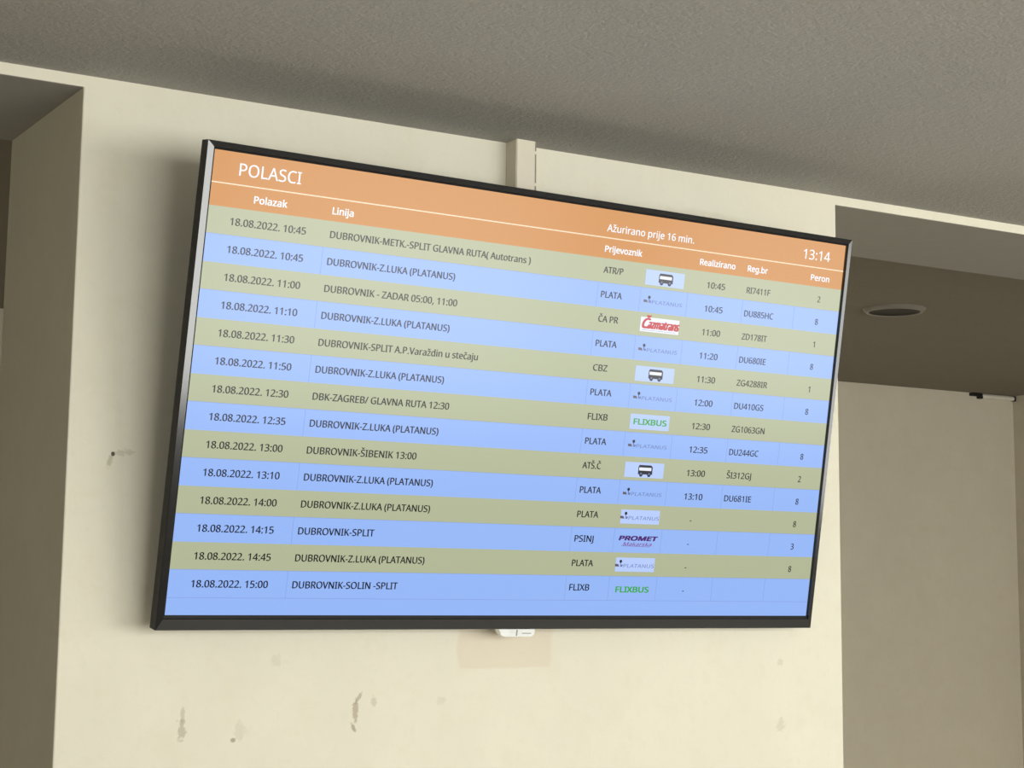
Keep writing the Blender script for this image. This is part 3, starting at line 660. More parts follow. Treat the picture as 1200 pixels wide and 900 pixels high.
g861|385,765 456,758 519,737 574,701 620,651 627,651 644,751 742,751 742,-13 733,-110 706,-191 660,-254 595,-300 511,-327 406,-336 328,-333 257,-324 193,-309 136,-289 136,-175 194,-200 261,-218 334,-230 413,-234 499,-220 565,-177 607,-110 620,-22 620,7 621,27 622,55 623,82 625,99 619,99 575,49 522,14 459,-7 387,-14 257,12 159,88 98,211 77,374 98,535 159,659 256,738 402,661 344,653 295,627 256,586 228,529 210,458 204,373 217,250 256,160 318,105 405,87 458,91 503,102 540,120 570,148 593,184 609,228 619,282 622,345 622,374 616,466 599,539 569,594 527,632 471,654|44,1,0 44,2,1 5,7,6 5,8,7 43,2,44 43,3,2 43,45,3 45,4,3 43,46,45 69,4,45 42,46,43 68,4,69 42,47,46 68,5,4 68,67,5 67,66,5 66,8,5 42,48,47 42,49,48 65,8,66 41,49,42 41,50,49 64,8,65 41,51,50 40,51,41 63,8,64 40,52,51 62,8,63 61,8,62 40,53,52 60,8,61 39,53,40 59,32,60 32,8,60 39,54,53 58,32,59 57,32,58 39,55,54 56,33,57 33,32,57 56,34,33 31,8,32 55,34,56 38,55,39 38,34,55 30,8,31 29,8,30 38,35,34 28,8,29 38,36,35 37,36,38 27,8,28 27,9,8 26,9,27 25,9,26 25,10,9 18,20,19 24,10,25 24,11,10 18,21,20 18,22,21 23,11,24 18,23,22 18,11,23 18,12,11 17,12,18 17,13,12 16,13,17 15,13,16 15,14,13
h866|242,752 242,725 240,697 238,671 235,647 244,647 271,683 304,711 342,734 385,750 431,760 478,763 561,756 630,735 683,698 721,646 744,576 752,489 752,0 630,0 630,480 620,560 590,616 537,650 462,661 387,653 331,630 290,591 263,537 247,469 242,388 242,0 119,0 119,1064 242,1064|32,34,33 32,0,34 10,12,11 9,12,10 9,13,12 32,1,0 8,13,9 8,14,13 7,14,8 32,2,1 6,14,7 6,15,14 32,3,2 5,24,6 24,15,6 32,4,3 5,25,24 23,15,24 5,26,25 22,15,23 32,5,4 32,28,5 28,27,5 27,26,5 22,16,15 21,16,22 21,17,16 20,17,21 32,29,28 20,18,17 19,18,20 32,30,29 32,31,30
i361|182,1032 209,1027 232,1013 248,989 254,954 248,919 232,895 209,880 182,875 154,880 130,895 114,919 109,954 114,989 130,1013 154,1027 242,751 242,0 119,0 119,751|18,16,19 18,17,16 15,1,0 14,1,15 14,2,1 13,2,14 13,3,2 12,3,13 12,4,3 11,4,12 11,5,4 10,5,11 10,6,5 9,6,10 9,7,6 8,7,9
j361|109,954 114,989 130,1013 154,1027 182,1032 209,1027 232,1013 248,989 254,954 248,919 232,895 209,880 182,875 154,880 130,895 114,919 31,-336 -2,-335 -31,-331 -56,-326 -77,-319 -77,-220 -56,-225 -34,-230 -10,-233 15,-234 56,-228 90,-209 112,-174 119,-116 119,751 242,751 242,-112 237,-177 220,-232 192,-277 151,-310 98,-329|29,31,30 29,32,31 29,33,32 28,33,29 27,33,28 27,34,33 26,34,27 20,22,21 20,23,22 25,34,26 20,24,23 25,35,34 20,25,24 20,35,25 20,36,35 20,37,36 19,37,20 18,37,19 18,16,37 17,16,18 3,5,4 2,5,3 2,6,5 1,6,2 1,7,6 0,7,1 0,8,7 15,8,0 15,9,8 14,9,15 14,10,9 13,10,14 13,11,10 12,11,13
k748|241,508 240,482 239,450 237,416 235,387 241,387 251,400 266,419 283,440 300,461 317,481 331,497 570,751 714,751 410,430 735,0 587,0 326,350 241,276 241,0 119,0 119,1064 241,1064|20,22,21 20,0,22 11,13,12 11,14,13 20,1,0 10,14,11 20,2,1 9,14,10 8,14,9 20,3,2 7,14,8 7,15,14 6,17,7 17,15,7 20,4,3 5,17,6 20,5,4 20,18,5 18,17,5 16,15,17 20,19,18
l361|242,0 119,0 119,1064 242,1064|1,3,2 1,0,3
m1310|943,765 1054,748 1133,700 1180,614 1196,489 1196,0 1074,0 1074,483 1065,561 1037,616 990,650 922,661 828,645 765,598 730,521 718,415 718,0 597,0 597,483 592,537 580,582 559,617 529,641 491,656 443,661 375,653 324,630 286,591 261,538 247,471 242,389 242,0 119,0 119,751 218,751 237,648 244,648 270,684 302,714 338,736 378,752 421,762 465,765 545,757 610,734 660,695 695,639 702,639 746,695 805,734 872,757|41,43,42 50,1,0 40,43,41 40,44,43 49,1,50 39,44,40 32,34,33 32,35,34 49,2,1 38,44,39 38,45,44 48,2,49 37,45,38 48,10,2 10,3,2 37,46,45 47,11,48 11,10,48 36,24,37 24,46,37 36,25,24 23,46,24 47,12,11 22,46,23 36,26,25 9,3,10 32,36,35 32,28,36 28,27,36 27,26,36 47,13,12 21,46,22 21,47,46 21,13,47 20,13,21 8,3,9 8,4,3 20,14,13 19,14,20 7,4,8 32,29,28 18,14,19 18,15,14 7,5,4 17,15,18 6,5,7 32,30,29 17,16,15 32,31,30
n866|480,765 598,748 683,700 735,614 752,489 752,0 630,0 630,480 620,560 590,616 537,650 462,661 357,644 290,591 254,506 242,389 242,0 119,0 119,751 218,751 237,648 244,648 272,684 306,714 345,736 388,752 433,762|26,1,0 25,1,26 24,1,25 17,19,18 17,20,19 24,2,1 23,2,24 22,2,23 22,11,2 11,10,2 10,3,2 21,11,22 21,12,11 9,3,10 17,21,20 17,14,21 14,13,21 13,12,21 8,3,9 8,4,3 7,4,8 17,15,14 7,5,4 6,5,7 17,16,15
o847|772,377 766,288 747,211 717,144 677,88 627,44 567,12 498,-8 422,-14 350,-8 284,12 225,44 175,88 134,144 103,211 84,288 77,377 88,492 119,588 170,664 239,719 325,753 426,765 522,753 606,719 675,664 728,588 761,492 204,377 210,294 228,223 257,166 300,123 355,97 424,88 493,97 549,123 592,166 621,223 638,294 644,377 638,460 620,529 591,585 548,627 493,652 423,661 324,642 256,585 217,495|21,23,22 20,23,21 20,24,23 19,24,20 19,25,24 18,47,19 47,46,19 46,25,19 46,45,25 45,26,25 44,26,45 18,48,47 43,26,44 17,48,18 43,27,26 17,49,48 42,27,43 41,27,42 17,28,49 16,28,17 41,0,27 40,0,41 15,28,16 15,29,28 39,0,40 39,1,0 15,30,29 38,1,39 14,30,15 38,2,1 14,31,30 37,2,38 13,31,14 37,3,2 13,32,31 36,3,37 12,32,13 36,4,3 12,33,32 35,4,36 12,34,33 34,4,35 11,34,12 11,4,34 11,5,4 10,5,11 10,6,5 9,6,10 9,7,6 8,7,9
p861|476,765 601,741 700,668 763,547 784,377 775,259 746,162 700,85 638,30 562,-3 475,-14 421,-10 373,1 331,19 296,41 267,67 242,95 234,95 237,68 239,35 242,1 242,-28 242,-336 119,-336 119,751 220,751 237,648 242,648 267,679 296,707 331,731 372,749 420,761 454,661 386,654 332,632 292,596 265,546 249,481 242,401 242,377 247,291 262,220 288,163 328,122 384,97 457,88 519,98 569,126 608,171 635,229 651,299 657,378 644,494 607,584 544,642|32,1,0 31,1,32 23,25,24 23,26,25 30,1,31 30,2,1 29,2,30 28,2,29 27,33,28 33,2,28 33,55,2 55,3,2 27,34,33 27,35,34 23,27,26 23,38,27 38,37,27 37,36,27 36,35,27 54,3,55 53,3,54 53,4,3 52,4,53 23,39,38 23,40,39 51,4,52 23,41,40 51,5,4 50,5,51 23,42,41 50,6,5 49,6,50 23,17,42 17,43,42 48,6,49 17,44,43 48,7,6 47,7,48 17,45,44 46,7,47 17,16,45 16,46,45 23,18,17 15,46,16 15,7,46 15,8,7 23,19,18 14,8,15 13,8,14 23,20,19 13,9,8 12,9,13 11,9,12 23,21,20 11,10,9 23,22,21
r578|469,765 491,764 515,763 538,760 557,756 542,643 523,647 502,650 481,652 461,653 418,648 378,634 341,613 308,583 281,547 260,504 247,455 242,401 242,0 119,0 119,751 220,751 234,613 239,613 266,654 297,690 333,721 374,744 419,760|28,1,0 28,2,1 28,3,2 28,4,3 27,4,28 27,5,4 19,21,20 19,22,21 26,5,27 25,6,26 6,5,26 24,9,25 9,8,25 8,7,25 7,6,25 23,10,24 10,9,24 23,11,10 23,12,11 19,23,22 19,15,23 15,14,23 14,13,23 13,12,23 19,16,15 19,17,16 19,18,17
s671|608,207 599,140 571,85 527,42 468,11 394,-8 308,-14 235,-11 173,-1 120,14 73,34 73,146 122,124 181,104 246,90 311,85 392,93 447,116 478,151 489,196 485,223 473,246 452,269 418,291 370,315 304,342 236,370 179,398 133,429 99,465 78,510 71,566 91,650 149,713 239,752 353,765 419,761 481,751 539,735 592,714 550,616 502,634 451,650 398,660 345,664 278,658 229,639 199,610 189,573 194,544 207,520 232,499 268,478 318,456 382,430 449,403 504,375 549,344 581,307 601,262|34,36,35 34,37,36 33,37,34 33,38,37 33,39,38 33,42,39 42,41,39 41,40,39 32,44,33 44,43,33 43,42,33 32,45,44 32,46,45 31,46,32 31,47,46 31,48,47 31,49,48 30,49,31 30,50,49 30,51,50 29,51,30 29,52,51 29,53,52 28,53,29 28,54,53 28,55,54 27,55,28 27,56,55 26,56,27 26,57,56 25,57,26 25,58,57 24,58,25 23,58,24 23,59,58 22,59,23 21,59,22 21,0,59 20,0,21 19,0,20 19,1,0 18,1,19 17,1,18 10,12,11 17,2,1 10,13,12 16,2,17 10,14,13 15,2,16 10,15,14 10,2,15 10,3,2 10,4,3 9,4,10 8,4,9 8,5,4 7,5,8 7,6,5
t506|370,87 398,88 427,92 454,97 475,102 475,8 451,-1 419,-8 383,-12 349,-14 292,-9 240,6 195,34 160,77 137,138 129,218 129,655 22,655 22,714 130,763 179,923 252,923 252,751 469,751 469,655 252,655 252,221 260,162 285,120 323,95|19,21,20 19,22,21 18,22,19 18,23,22 18,24,23 17,24,18 16,24,17 15,25,16 25,24,16 15,26,25 15,27,26 14,27,15 14,28,27 13,28,14 13,29,28 3,5,4 2,5,3 13,0,29 1,5,2 0,5,1 13,5,0 12,5,13 11,5,12 11,6,5 10,6,11 10,7,6 10,8,7 9,8,10
u866|746,751 746,0 646,0 627,99 622,99 595,64 560,35 521,13 478,-2 432,-11 384,-14 301,-7 233,15 180,51 141,104 118,173 111,259 111,751 235,751 235,268 245,189 276,133 328,99 402,88 477,96 534,120 576,159 603,212 618,280 623,360 623,751|16,18,17 16,19,18 29,0,30 29,1,0 28,1,29 27,1,28 16,20,19 15,20,16 26,1,27 15,21,20 14,21,15 25,3,26 3,1,26 14,22,21 24,4,25 4,3,25 13,22,14 13,23,22 24,5,4 2,1,3 23,5,24 13,5,23 13,6,5 12,6,13 12,7,6 11,7,12 11,8,7 11,9,8 10,9,11
v711|284,0 0,751 132,751 291,308 303,276 315,239 327,203 338,167 346,136 352,109 357,109 364,136 373,168 384,204 397,241 409,277 420,308 580,751 711,751 426,0|0,2,1 0,3,2 16,18,17 16,19,18 0,4,3 15,19,16 14,19,15 0,5,4 13,19,14 0,6,5 12,19,13 0,7,6 11,19,12 0,8,7 10,19,11 0,9,8 0,10,9 0,19,10
w1101|604,424 595,454 587,482 579,511 572,537 566,562 560,585 555,606 552,623 546,623 543,606 539,585 533,562 527,536 521,509 513,481 505,452 496,423 361,1 221,1 15,752 143,752 246,352 257,311 268,270 277,229 285,191 291,157 296,127 301,127 306,146 311,169 317,195 323,223 329,251 337,279 344,305 352,329 485,752 619,752 748,329 758,296 768,261 778,225 787,190 794,157 798,129 804,129 808,156 814,188 823,226 833,267 843,309 854,352 959,752 1085,752 877,1 732,1|19,21,20 19,22,21 37,39,38 37,9,39 9,8,39 8,40,39 53,55,54 53,56,55 37,10,9 7,40,8 37,11,10 6,40,7 37,12,11 5,40,6 4,40,5 37,13,12 3,40,4 37,14,13 2,40,3 37,15,14 1,40,2 37,16,15 0,40,1 37,17,16 57,40,0 37,18,17 19,23,22 52,56,53 36,18,37 57,41,40 19,24,23 51,56,52 35,18,36 57,42,41 34,18,35 19,25,24 50,56,51 57,43,42 33,18,34 19,26,25 49,56,50 57,44,43 32,18,33 31,18,32 19,27,26 57,45,44 48,56,49 30,18,31 57,46,45 19,28,27 47,56,48 29,18,30 57,47,46 57,56,47 19,29,28 19,18,29
x741|297,384 38,751 178,751 371,468 563,751 702,751 443,384 716,0 576,0 371,300 164,0 25,0|0,2,1 0,3,2 3,5,4 3,6,5 0,6,3 11,6,0 11,9,6 9,7,6 11,10,9 8,7,9
y714|1,751 133,751 296,324 309,286 321,251 333,216 343,183 352,150 359,119 364,119 375,159 391,211 409,268 429,325 581,751 714,751 391,-104 362,-169 328,-226 289,-273 242,-307 185,-329 118,-336 86,-335 59,-333 35,-329 15,-325 15,-227 32,-230 53,-232 75,-235 98,-235 138,-231 173,-219 202,-200 227,-173 248,-140 265,-102 304,-3|38,1,0 38,2,1 13,15,14 13,16,15 12,16,13 38,3,2 38,4,3 11,16,12 38,5,4 38,6,5 10,16,11 38,7,6 9,16,10 38,8,7 38,9,8 38,16,9 37,16,38 36,16,37 36,17,16 35,17,36 35,18,17 34,18,35 33,18,34 32,18,33 32,19,18 26,28,27 26,29,28 31,19,32 26,30,29 26,31,30 26,19,31 26,20,19 26,21,20 25,21,26 24,21,25 24,22,21 23,22,24
z658|604,0 55,0 55,81 458,655 78,655 78,751 594,751 594,658 196,95 604,95|4,6,5 4,7,6 4,3,7 3,8,7 2,8,3 2,9,8 2,0,9 1,0,2
Č885|468,1098 446,1131 419,1167 387,1204 354,1241 323,1275 296,1304 296,1322 380,1322 417,1296 455,1265 493,1230 529,1193 568,1230 606,1265 645,1296 682,1322 769,1322 769,1304 740,1275 708,1241 674,1204 642,1167 614,1131 594,1098 564,903 488,897 420,876 361,842 311,796 271,738 242,669 224,589 218,500 228,385 257,286 305,205 372,146 458,109 563,97 627,99 688,108 746,120 803,136 803,27 746,8 687,-4 622,-12 545,-14 405,2 290,49 200,125 137,228 98,355 85,501 93,610 117,709 156,796 209,871 277,932 360,977 456,1005 566,1014 641,1010 714,999 782,980 842,955 791,849 742,869 688,887 629,899|61,63,62 61,64,63 60,64,61 60,65,64 60,66,65 59,66,60 59,70,66 70,69,66 69,68,66 68,67,66 58,26,59 26,25,59 25,70,59 58,27,26 58,28,27 57,28,58 57,29,28 56,29,57 56,30,29 56,31,30 55,31,56 55,32,31 54,32,55 54,33,32 53,33,54 53,34,33 53,35,34 52,35,53 52,36,35 51,36,52 51,37,36 51,38,37 42,44,43 50,38,51 41,44,42 50,39,38 40,44,41 39,44,40 50,44,39 49,44,50 49,45,44 49,46,45 48,46,49 48,47,46 6,8,7 6,9,8 15,17,16 15,18,17 5,9,6 15,19,18 5,10,9 14,19,15 4,10,5 14,20,19 4,11,10 13,20,14 3,11,4 13,21,20 3,12,11 12,21,13 2,12,3 12,22,21 2,22,12 1,22,2 1,23,22 0,23,1 0,24,23
č672|333,849 312,882 284,918 253,955 220,992 188,1026 161,1055 161,1073 245,1073 282,1047 321,1015 359,981 395,944 433,981 472,1015 511,1047 548,1073 634,1073 634,1055 606,1026 574,992 540,955 508,918 480,882 459,849 420,-14 326,-4 243,27 174,78 121,153 88,250 77,371 89,497 123,597 178,672 249,724 333,755 429,765 485,762 539,753 588,740 626,724 588,622 552,634 510,646 466,654 426,657 357,649 301,625 258,585 228,529 210,459 204,373 210,290 228,220 258,165 300,125 353,100 419,92 477,96 527,105 572,119 613,136 613,27 574,9 530,-4 480,-11|36,38,37 36,39,38 35,39,36 35,40,39 35,41,40 34,41,35 34,46,41 46,45,41 45,44,41 44,43,41 43,42,41 33,47,34 47,46,34 33,48,47 33,49,48 32,49,33 32,50,49 32,51,50 31,51,32 31,52,51 31,53,52 30,53,31 30,54,53 29,54,30 29,55,54 29,56,55 28,56,29 61,63,62 28,57,56 60,63,61 59,63,60 28,58,57 58,63,59 28,63,58 27,63,28 26,63,27 26,64,63 26,65,64 26,66,65 25,66,26 6,8,7 6,9,8 15,17,16 15,18,17 5,9,6 15,19,18 5,10,9 14,19,15 4,10,5 14,20,19 4,11,10 13,20,14 3,11,4 13,21,20 3,12,11 12,21,13 2,12,3 12,22,21 2,22,12 1,22,2 1,23,22 0,23,1 0,24,23
Š769|335,1098 313,1131 286,1167 254,1204 221,1241 190,1275 162,1304 162,1322 246,1322 284,1296 322,1265 360,1230 396,1193 435,1230 473,1265 512,1296 549,1322 636,1322 636,1304 607,1275 575,1241 541,1204 509,1167 481,1131 461,1098 703,268 692,185 660,116 607,60 536,20 448,-6 346,-14 291,-13 239,-8 190,-2 146,8 106,19 71,34 71,154 128,133 197,113 273,100 352,95 420,100 476,115 520,139 552,171 571,210 577,256 572,301 556,339 527,371 484,401 423,431 342,462 281,487 229,513 185,543 148,576 120,613 100,655 88,704 84,759 94,833 125,896 173,946 237,983 315,1006 403,1014 482,1010 555,999 620,981 679,958 640,850 586,871 527,888 465,900 401,903 343,899 296,885 259,863 232,834 217,798 211,758 217,711 232,674 260,642 301,613 357,586 430,556 511,523 579,487 633,446 672,398 695,339|67,69,68 67,70,69 66,70,67 66,71,70 65,71,66 65,72,71 65,76,72 76,75,72 75,74,72 74,73,72 64,77,65 77,76,65 64,78,77 64,79,78 63,79,64 63,80,79 63,81,80 63,82,81 62,82,63 62,83,82 61,83,62 61,84,83 61,85,84 60,85,61 60,86,85 59,86,60 59,87,86 59,88,87 58,88,59 58,89,88 57,89,58 57,90,89 56,90,57 56,91,90 55,91,56 54,91,55 54,92,91 53,92,54 53,93,92 52,93,53 51,93,52 51,94,93 50,94,51 50,25,94 49,25,50 48,25,49 48,26,25 47,26,48 46,26,47 46,27,26 45,27,46 37,39,38 44,27,45 37,40,39 44,28,27 43,28,44 37,41,40 42,28,43 37,42,41 37,28,42 37,29,28 36,29,37 36,30,29 35,30,36 34,30,35 33,30,34 33,31,30 32,31,33 6,8,7 6,9,8 15,17,16 15,18,17 5,9,6 15,19,18 5,10,9 14,19,15 4,10,5 14,20,19 4,11,10 13,20,14 3,11,4 13,21,20 3,12,11 12,21,13 2,12,3 12,22,21 2,22,12 1,22,2 1,23,22 0,23,1 0,24,23
ž658|265,849 243,882 216,918 184,955 151,992 120,1026 92,1055 92,1073 176,1073 214,1047 252,1015 290,981 326,944 364,981 403,1015 442,1047 479,1073 566,1073 566,1055 537,1026 505,992 471,955 439,918 411,882 391,849 604,0 55,0 55,81 458,655 78,655 78,751 594,751 594,658 196,95 604,95|29,31,30 29,32,31 29,28,32 28,33,32 27,33,28 27,34,33 27,25,34 26,25,27 6,8,7 6,9,8 15,17,16 15,18,17 5,9,6 15,19,18 5,10,9 14,19,15 4,10,5 14,20,19 4,11,10 13,20,14 3,11,4 13,21,20 3,12,11 12,21,13 2,12,3 12,22,21 2,22,12 1,22,2 1,23,22 0,23,1 0,24,23
"""
FONT = {}
for ln in GLYPHS.strip('\n').split('\n'):
    ch, rest = ln[0], ln[1:].split('|')
    FONT[ch] = (int(rest[0]), [tuple(int(q) for q in p.split(',')) for p in rest[1].split()],
                [tuple(int(q) for q in p.split(',')) for p in rest[2].split()])


def write(bm, s, u0, u1, v, cap, y, mat, bold=0.0, shear=0.0):
    """lettering between u0 and u1 with its baseline at v; bold = stroke thickening in metres"""
    pen, vs, fs = 0, [], []
    for ch in s:
        adv, pv, pf = FONT[ch]
        o = len(vs)
        vs += [(x + pen, yy) for x, yy in pv]
        fs += [tuple(i + o for i in f) for f in pf]
        pen += adv
    x0 = min(p[0] for p in vs)
    x1 = max(p[0] for p in vs)
    k = (u1 - u0) / (x1 - x0)
    kz = cap / 1000.0
    offs = [(0.0, 0.0)] if bold <= 0 else [(-bold / 2, -bold / 4), (bold / 2, bold / 4)] if bold < 0.0008 else \
        [(-bold / 2, -bold / 4), (bold / 2, -bold / 4), (-bold / 2, bold / 4), (bold / 2, bold / 4), (0, 0)]
    for n_, (ox, oy) in enumerate(offs):
        nv = [bm.verts.new((u0 + ox + (x - x0) * k + shear * yy * kz - hw, y - n_ * 0.00002, hh - v + oy + yy * kz)) for x, yy in vs]
        for f in fs:
            fc = bm.faces.new([nv[i] for i in f])
            fc.material_index = mat


def fix_normals(bm):
    bm.normal_update()
    for f in bm.faces:
        if f.normal.y > 0:
            f.normal_flip()


# title band
bm = bmesh.new()
quad(bm, 0, 0, TW, 0.0466, Y1, 0)
quad(bm, 0, 0.0462, TW, 0.0480, Y2, 1)
write(bm, 'POLASCI', 0.0408, 0.1382, 0.0332, 0.0180, Y3, 2, 0.0004)
write(bm, 'Ažurirano prije 16 min.', 0.6890, 0.8685, 0.0362, 0.0118, Y3, 2, 0.0006)
write(bm, '13:14', 1.1130, 1.1750, 0.0338, 0.0172, Y3, 2, 0.0005)
fix_normals(bm)
obj('title_band', bm, [E_ORANGE, E_LINE, E_WHITE], screen)['label'] = 'orange title band'
# column heading band
bm = bmesh.new()
quad(bm, 0, 0.0478, TW, 0.0812, Y1, 0)
for s, u0, u1 in (('Polazak', 0.0682, 0.1202), ('Linija', 0.1942, 0.2286), ('Prijevoznik', 0.6892, 0.7640),
                  ('Realizirano', 0.8864, 0.9630), ('Reg.br', 0.9912, 1.0354), ('Peron', 1.1358, 1.1786)):
    write(bm, s, u0, u1, 0.0706, 0.0103, Y3, 1, 0.0009)
fix_normals(bm)
obj('column_heading_band', bm, [E_ORANGE, E_WHITE], screen)['label'] = 'orange band of white column headings'

ROWS = [
    ('18.08.2022. 10:45', 'DUBROVNIK-METK.-SPLIT GLAVNA RUTA( Autotrans )', 0.5484, 'ATR/P', 0.7300, 'bus', '10:45', 'RI7411F', 1.0466, '2'),
    ('18.08.2022. 10:45', 'DUBROVNIK-Z.LUKA (PLATANUS)', 0.4138, 'PLATA', 0.7325, 'plat', '10:45', 'DU885HC', 1.0589, '8'),
    ('18.08.2022. 11:00', 'DUBROVNIK - ZADAR 05:00, 11:00', 0.4225, 'ČA PR', 0.7300, 'red', '11:00', 'ZD178IT', 1.0500, '1'),
    ('18.08.2022. 11:10', 'DUBROVNIK-Z.LUKA (PLATANUS)', 0.4138, 'PLATA', 0.7325, 'plat', '11:20', 'DU680IE', 1.0530, '8'),
    ('18.08.2022. 11:30', 'DUBROVNIK-SPLIT A.P.Varaždin u stečaju', 0.4702, 'CBZ', 0.7190, 'bus', '11:30', 'ZG4288IR', 1.0620, '1'),
    ('18.08.2022. 11:50', 'DUBROVNIK-Z.LUKA (PLATANUS)', 0.4138, 'PLATA', 0.7325, 'plat', '12:00', 'DU410GS', 1.0590, '8'),
    ('18.08.2022. 12:30', 'DBK-ZAGREB/ GLAVNA RUTA 12:30', 0.4280, 'FLIXB', 0.7300, 'flix', '12:30', 'ZG1063GN', 1.0672, ''),
    ('18.08.2022. 12:35', 'DUBROVNIK-Z.LUKA (PLATANUS)', 0.4138, 'PLATA', 0.7325, 'plat', '12:35', 'DU244GC', 1.0590, '8'),
    ('18.08.2022. 13:00', 'DUBROVNIK-ŠIBENIK 13:00', 0.3797, 'ATŠ.Č', 0.7270, 'bus', '13:00', 'ŠI312GJ', 1.0480, '2'),
    ('18.08.2022. 13:10', 'DUBROVNIK-Z.LUKA (PLATANUS)', 0.4138, 'PLATA', 0.7325, 'plat', '13:10', 'DU681IE', 1.0534, '8'),
    ('18.08.2022. 14:00', 'DUBROVNIK-Z.LUKA (PLATANUS)', 0.4138, 'PLATA', 0.7325, 'plat', '-', '', 0, '8'),
    ('18.08.2022. 14:15', 'DUBROVNIK-SPLIT', 0.3212, 'PSINJ', 0.7280, 'prom', '-', '', 0, '3'),
    ('18.08.2022. 14:45', 'DUBROVNIK-Z.LUKA (PLATANUS)', 0.4138, 'PLATA', 0.7325, 'plat', '-', '', 0, '8'),
    ('18.08.2022. 15:00', 'DUBROVNIK-SOLIN -SPLIT', 0.3712, 'FLIXB', 0.7300, 'flix', '-', '', 0, ''),
]
PITCH = 0.04098
TOP = 0.0812
GRID_U = (0.1845, 0.6826, 0.7690, 0.8672, 0.9876, 1.1050)
CAPR = 0.0106


def circle(bm, cu_, cv, r, y, mat, seg=14):
    poly(bm, [(cu_ + r * math.cos(2 * math.pi * i / seg), cv + r * math.sin(2 * math.pi * i / seg)) for i in range(seg)], y, mat)


def logo_bus(bm, t):
    quad(bm, 0.7765, t + 0.0092, 0.8572, t + 0.0350, Y2, 0)
    u, v = 0.8040, t + 0.0134
    # body outline with rounded shoulders, windows left light, wheels below
    poly(bm, [(u + 0.002, v), (u + 0.0262, v), (u + 0.0295, v + 0.003), (u + 0.0295, v + 0.016), (u, v + 0.016), (u, v + 0.003)], Y3, 2)
    quad(bm, u + 0.0016, v + 0.0042, u + 0.0268, v + 0.0095, Y4, 1)
    for cx in (u + 0.0062, u + 0.0228):
        circle(bm, cx, v + 0.0165, 0.0036, Y4, 2)
        circle(bm, cx, v + 0.0148, 0.0018, Y4 - 0.0001, 3)


def logo_plat(bm, t, card):
    if card:
        quad(bm, 0.7785, t + 0.0085, 0.8590, t + 0.0325, Y2, 0)
    b = t + 0.0255
    circle(bm, 0.7885, b - 0.0105, 0.0028, Y3, 1, 10)                     # crown of the little tree
    quad(bm, 0.7880, b - 0.0080, 0.7890, b - 0.0030, Y3, 1)
    poly(bm, [(0.7775, b - 0.0062), (0.7838, b - 0.0058), (0.7862, b - 0.0014), (0.7775, b - 0.0018)], Y3, 2)
    poly(bm, [(0.7900, b - 0.0052), (0.7938, b - 0.0048), (0.7920, b - 0.0012), (0.7880, b - 0.0012)], Y3, 3)
    write(bm, 'PLATANUS', 0.7945, 0.8575, b, 0.0062, Y3, 3, 0.0, 0.15)


def logo_flix(bm, t, card):
    if card:
        quad(bm, 0.7765, t + 0.0092, 0.8580, t + 0.0350, Y2, 0)
    write(bm, 'FLIXBUS', 0.7842, 0.8520, t + 0.0268, 0.0096, Y3, 1, 0.0012)


def logo_red(bm, t):
    quad(bm, 0.7760, t + 0.0080, 0.8565, t + 0.0325, Y2, 0)
    b = t + 0.0265
    # joined red script: swung capital, then a low run of rounded letters with three ascenders
    write(bm, 'Č', 0.7782, 0.7905, b, 0.0165, Y3, 1, 0.0024, 0.35)
    poly(bm, [(0.7840, b + 0.0006), (0.7850, b - 0.0030), (0.7960, b - 0.0028), (0.7950, b + 0.0004)], Y3, 1)
    write(bm, 'azmatrans', 0.7915, 0.8548, b, 0.0145, Y3, 1, 0.0022, 0.22)
    quad(bm, 0.7900, b - 0.0042, 0.8530, b - 0.0026, Y3, 1)
    quad(bm, 0.7795, b + 0.0030, 0.8500, b + 0.0036, Y3, 2)


def logo_prom(bm, t):
    write(bm, 'PROMET', 0.7800, 0.8570, t + 0.0198, 0.0072, Y3, 1, 0.0020, 0.35)
    write(bm, 'Makarska', 0.7890, 0.8470, t + 0.0290, 0.0058, Y3, 2, 0.0003, 0.45)
    poly(bm, [(0.7860, t + 0.0292), (0.8440, t + 0.0300), (0.8440, t + 0.0306), (0.7860, t + 0.0298)], Y3, 2)


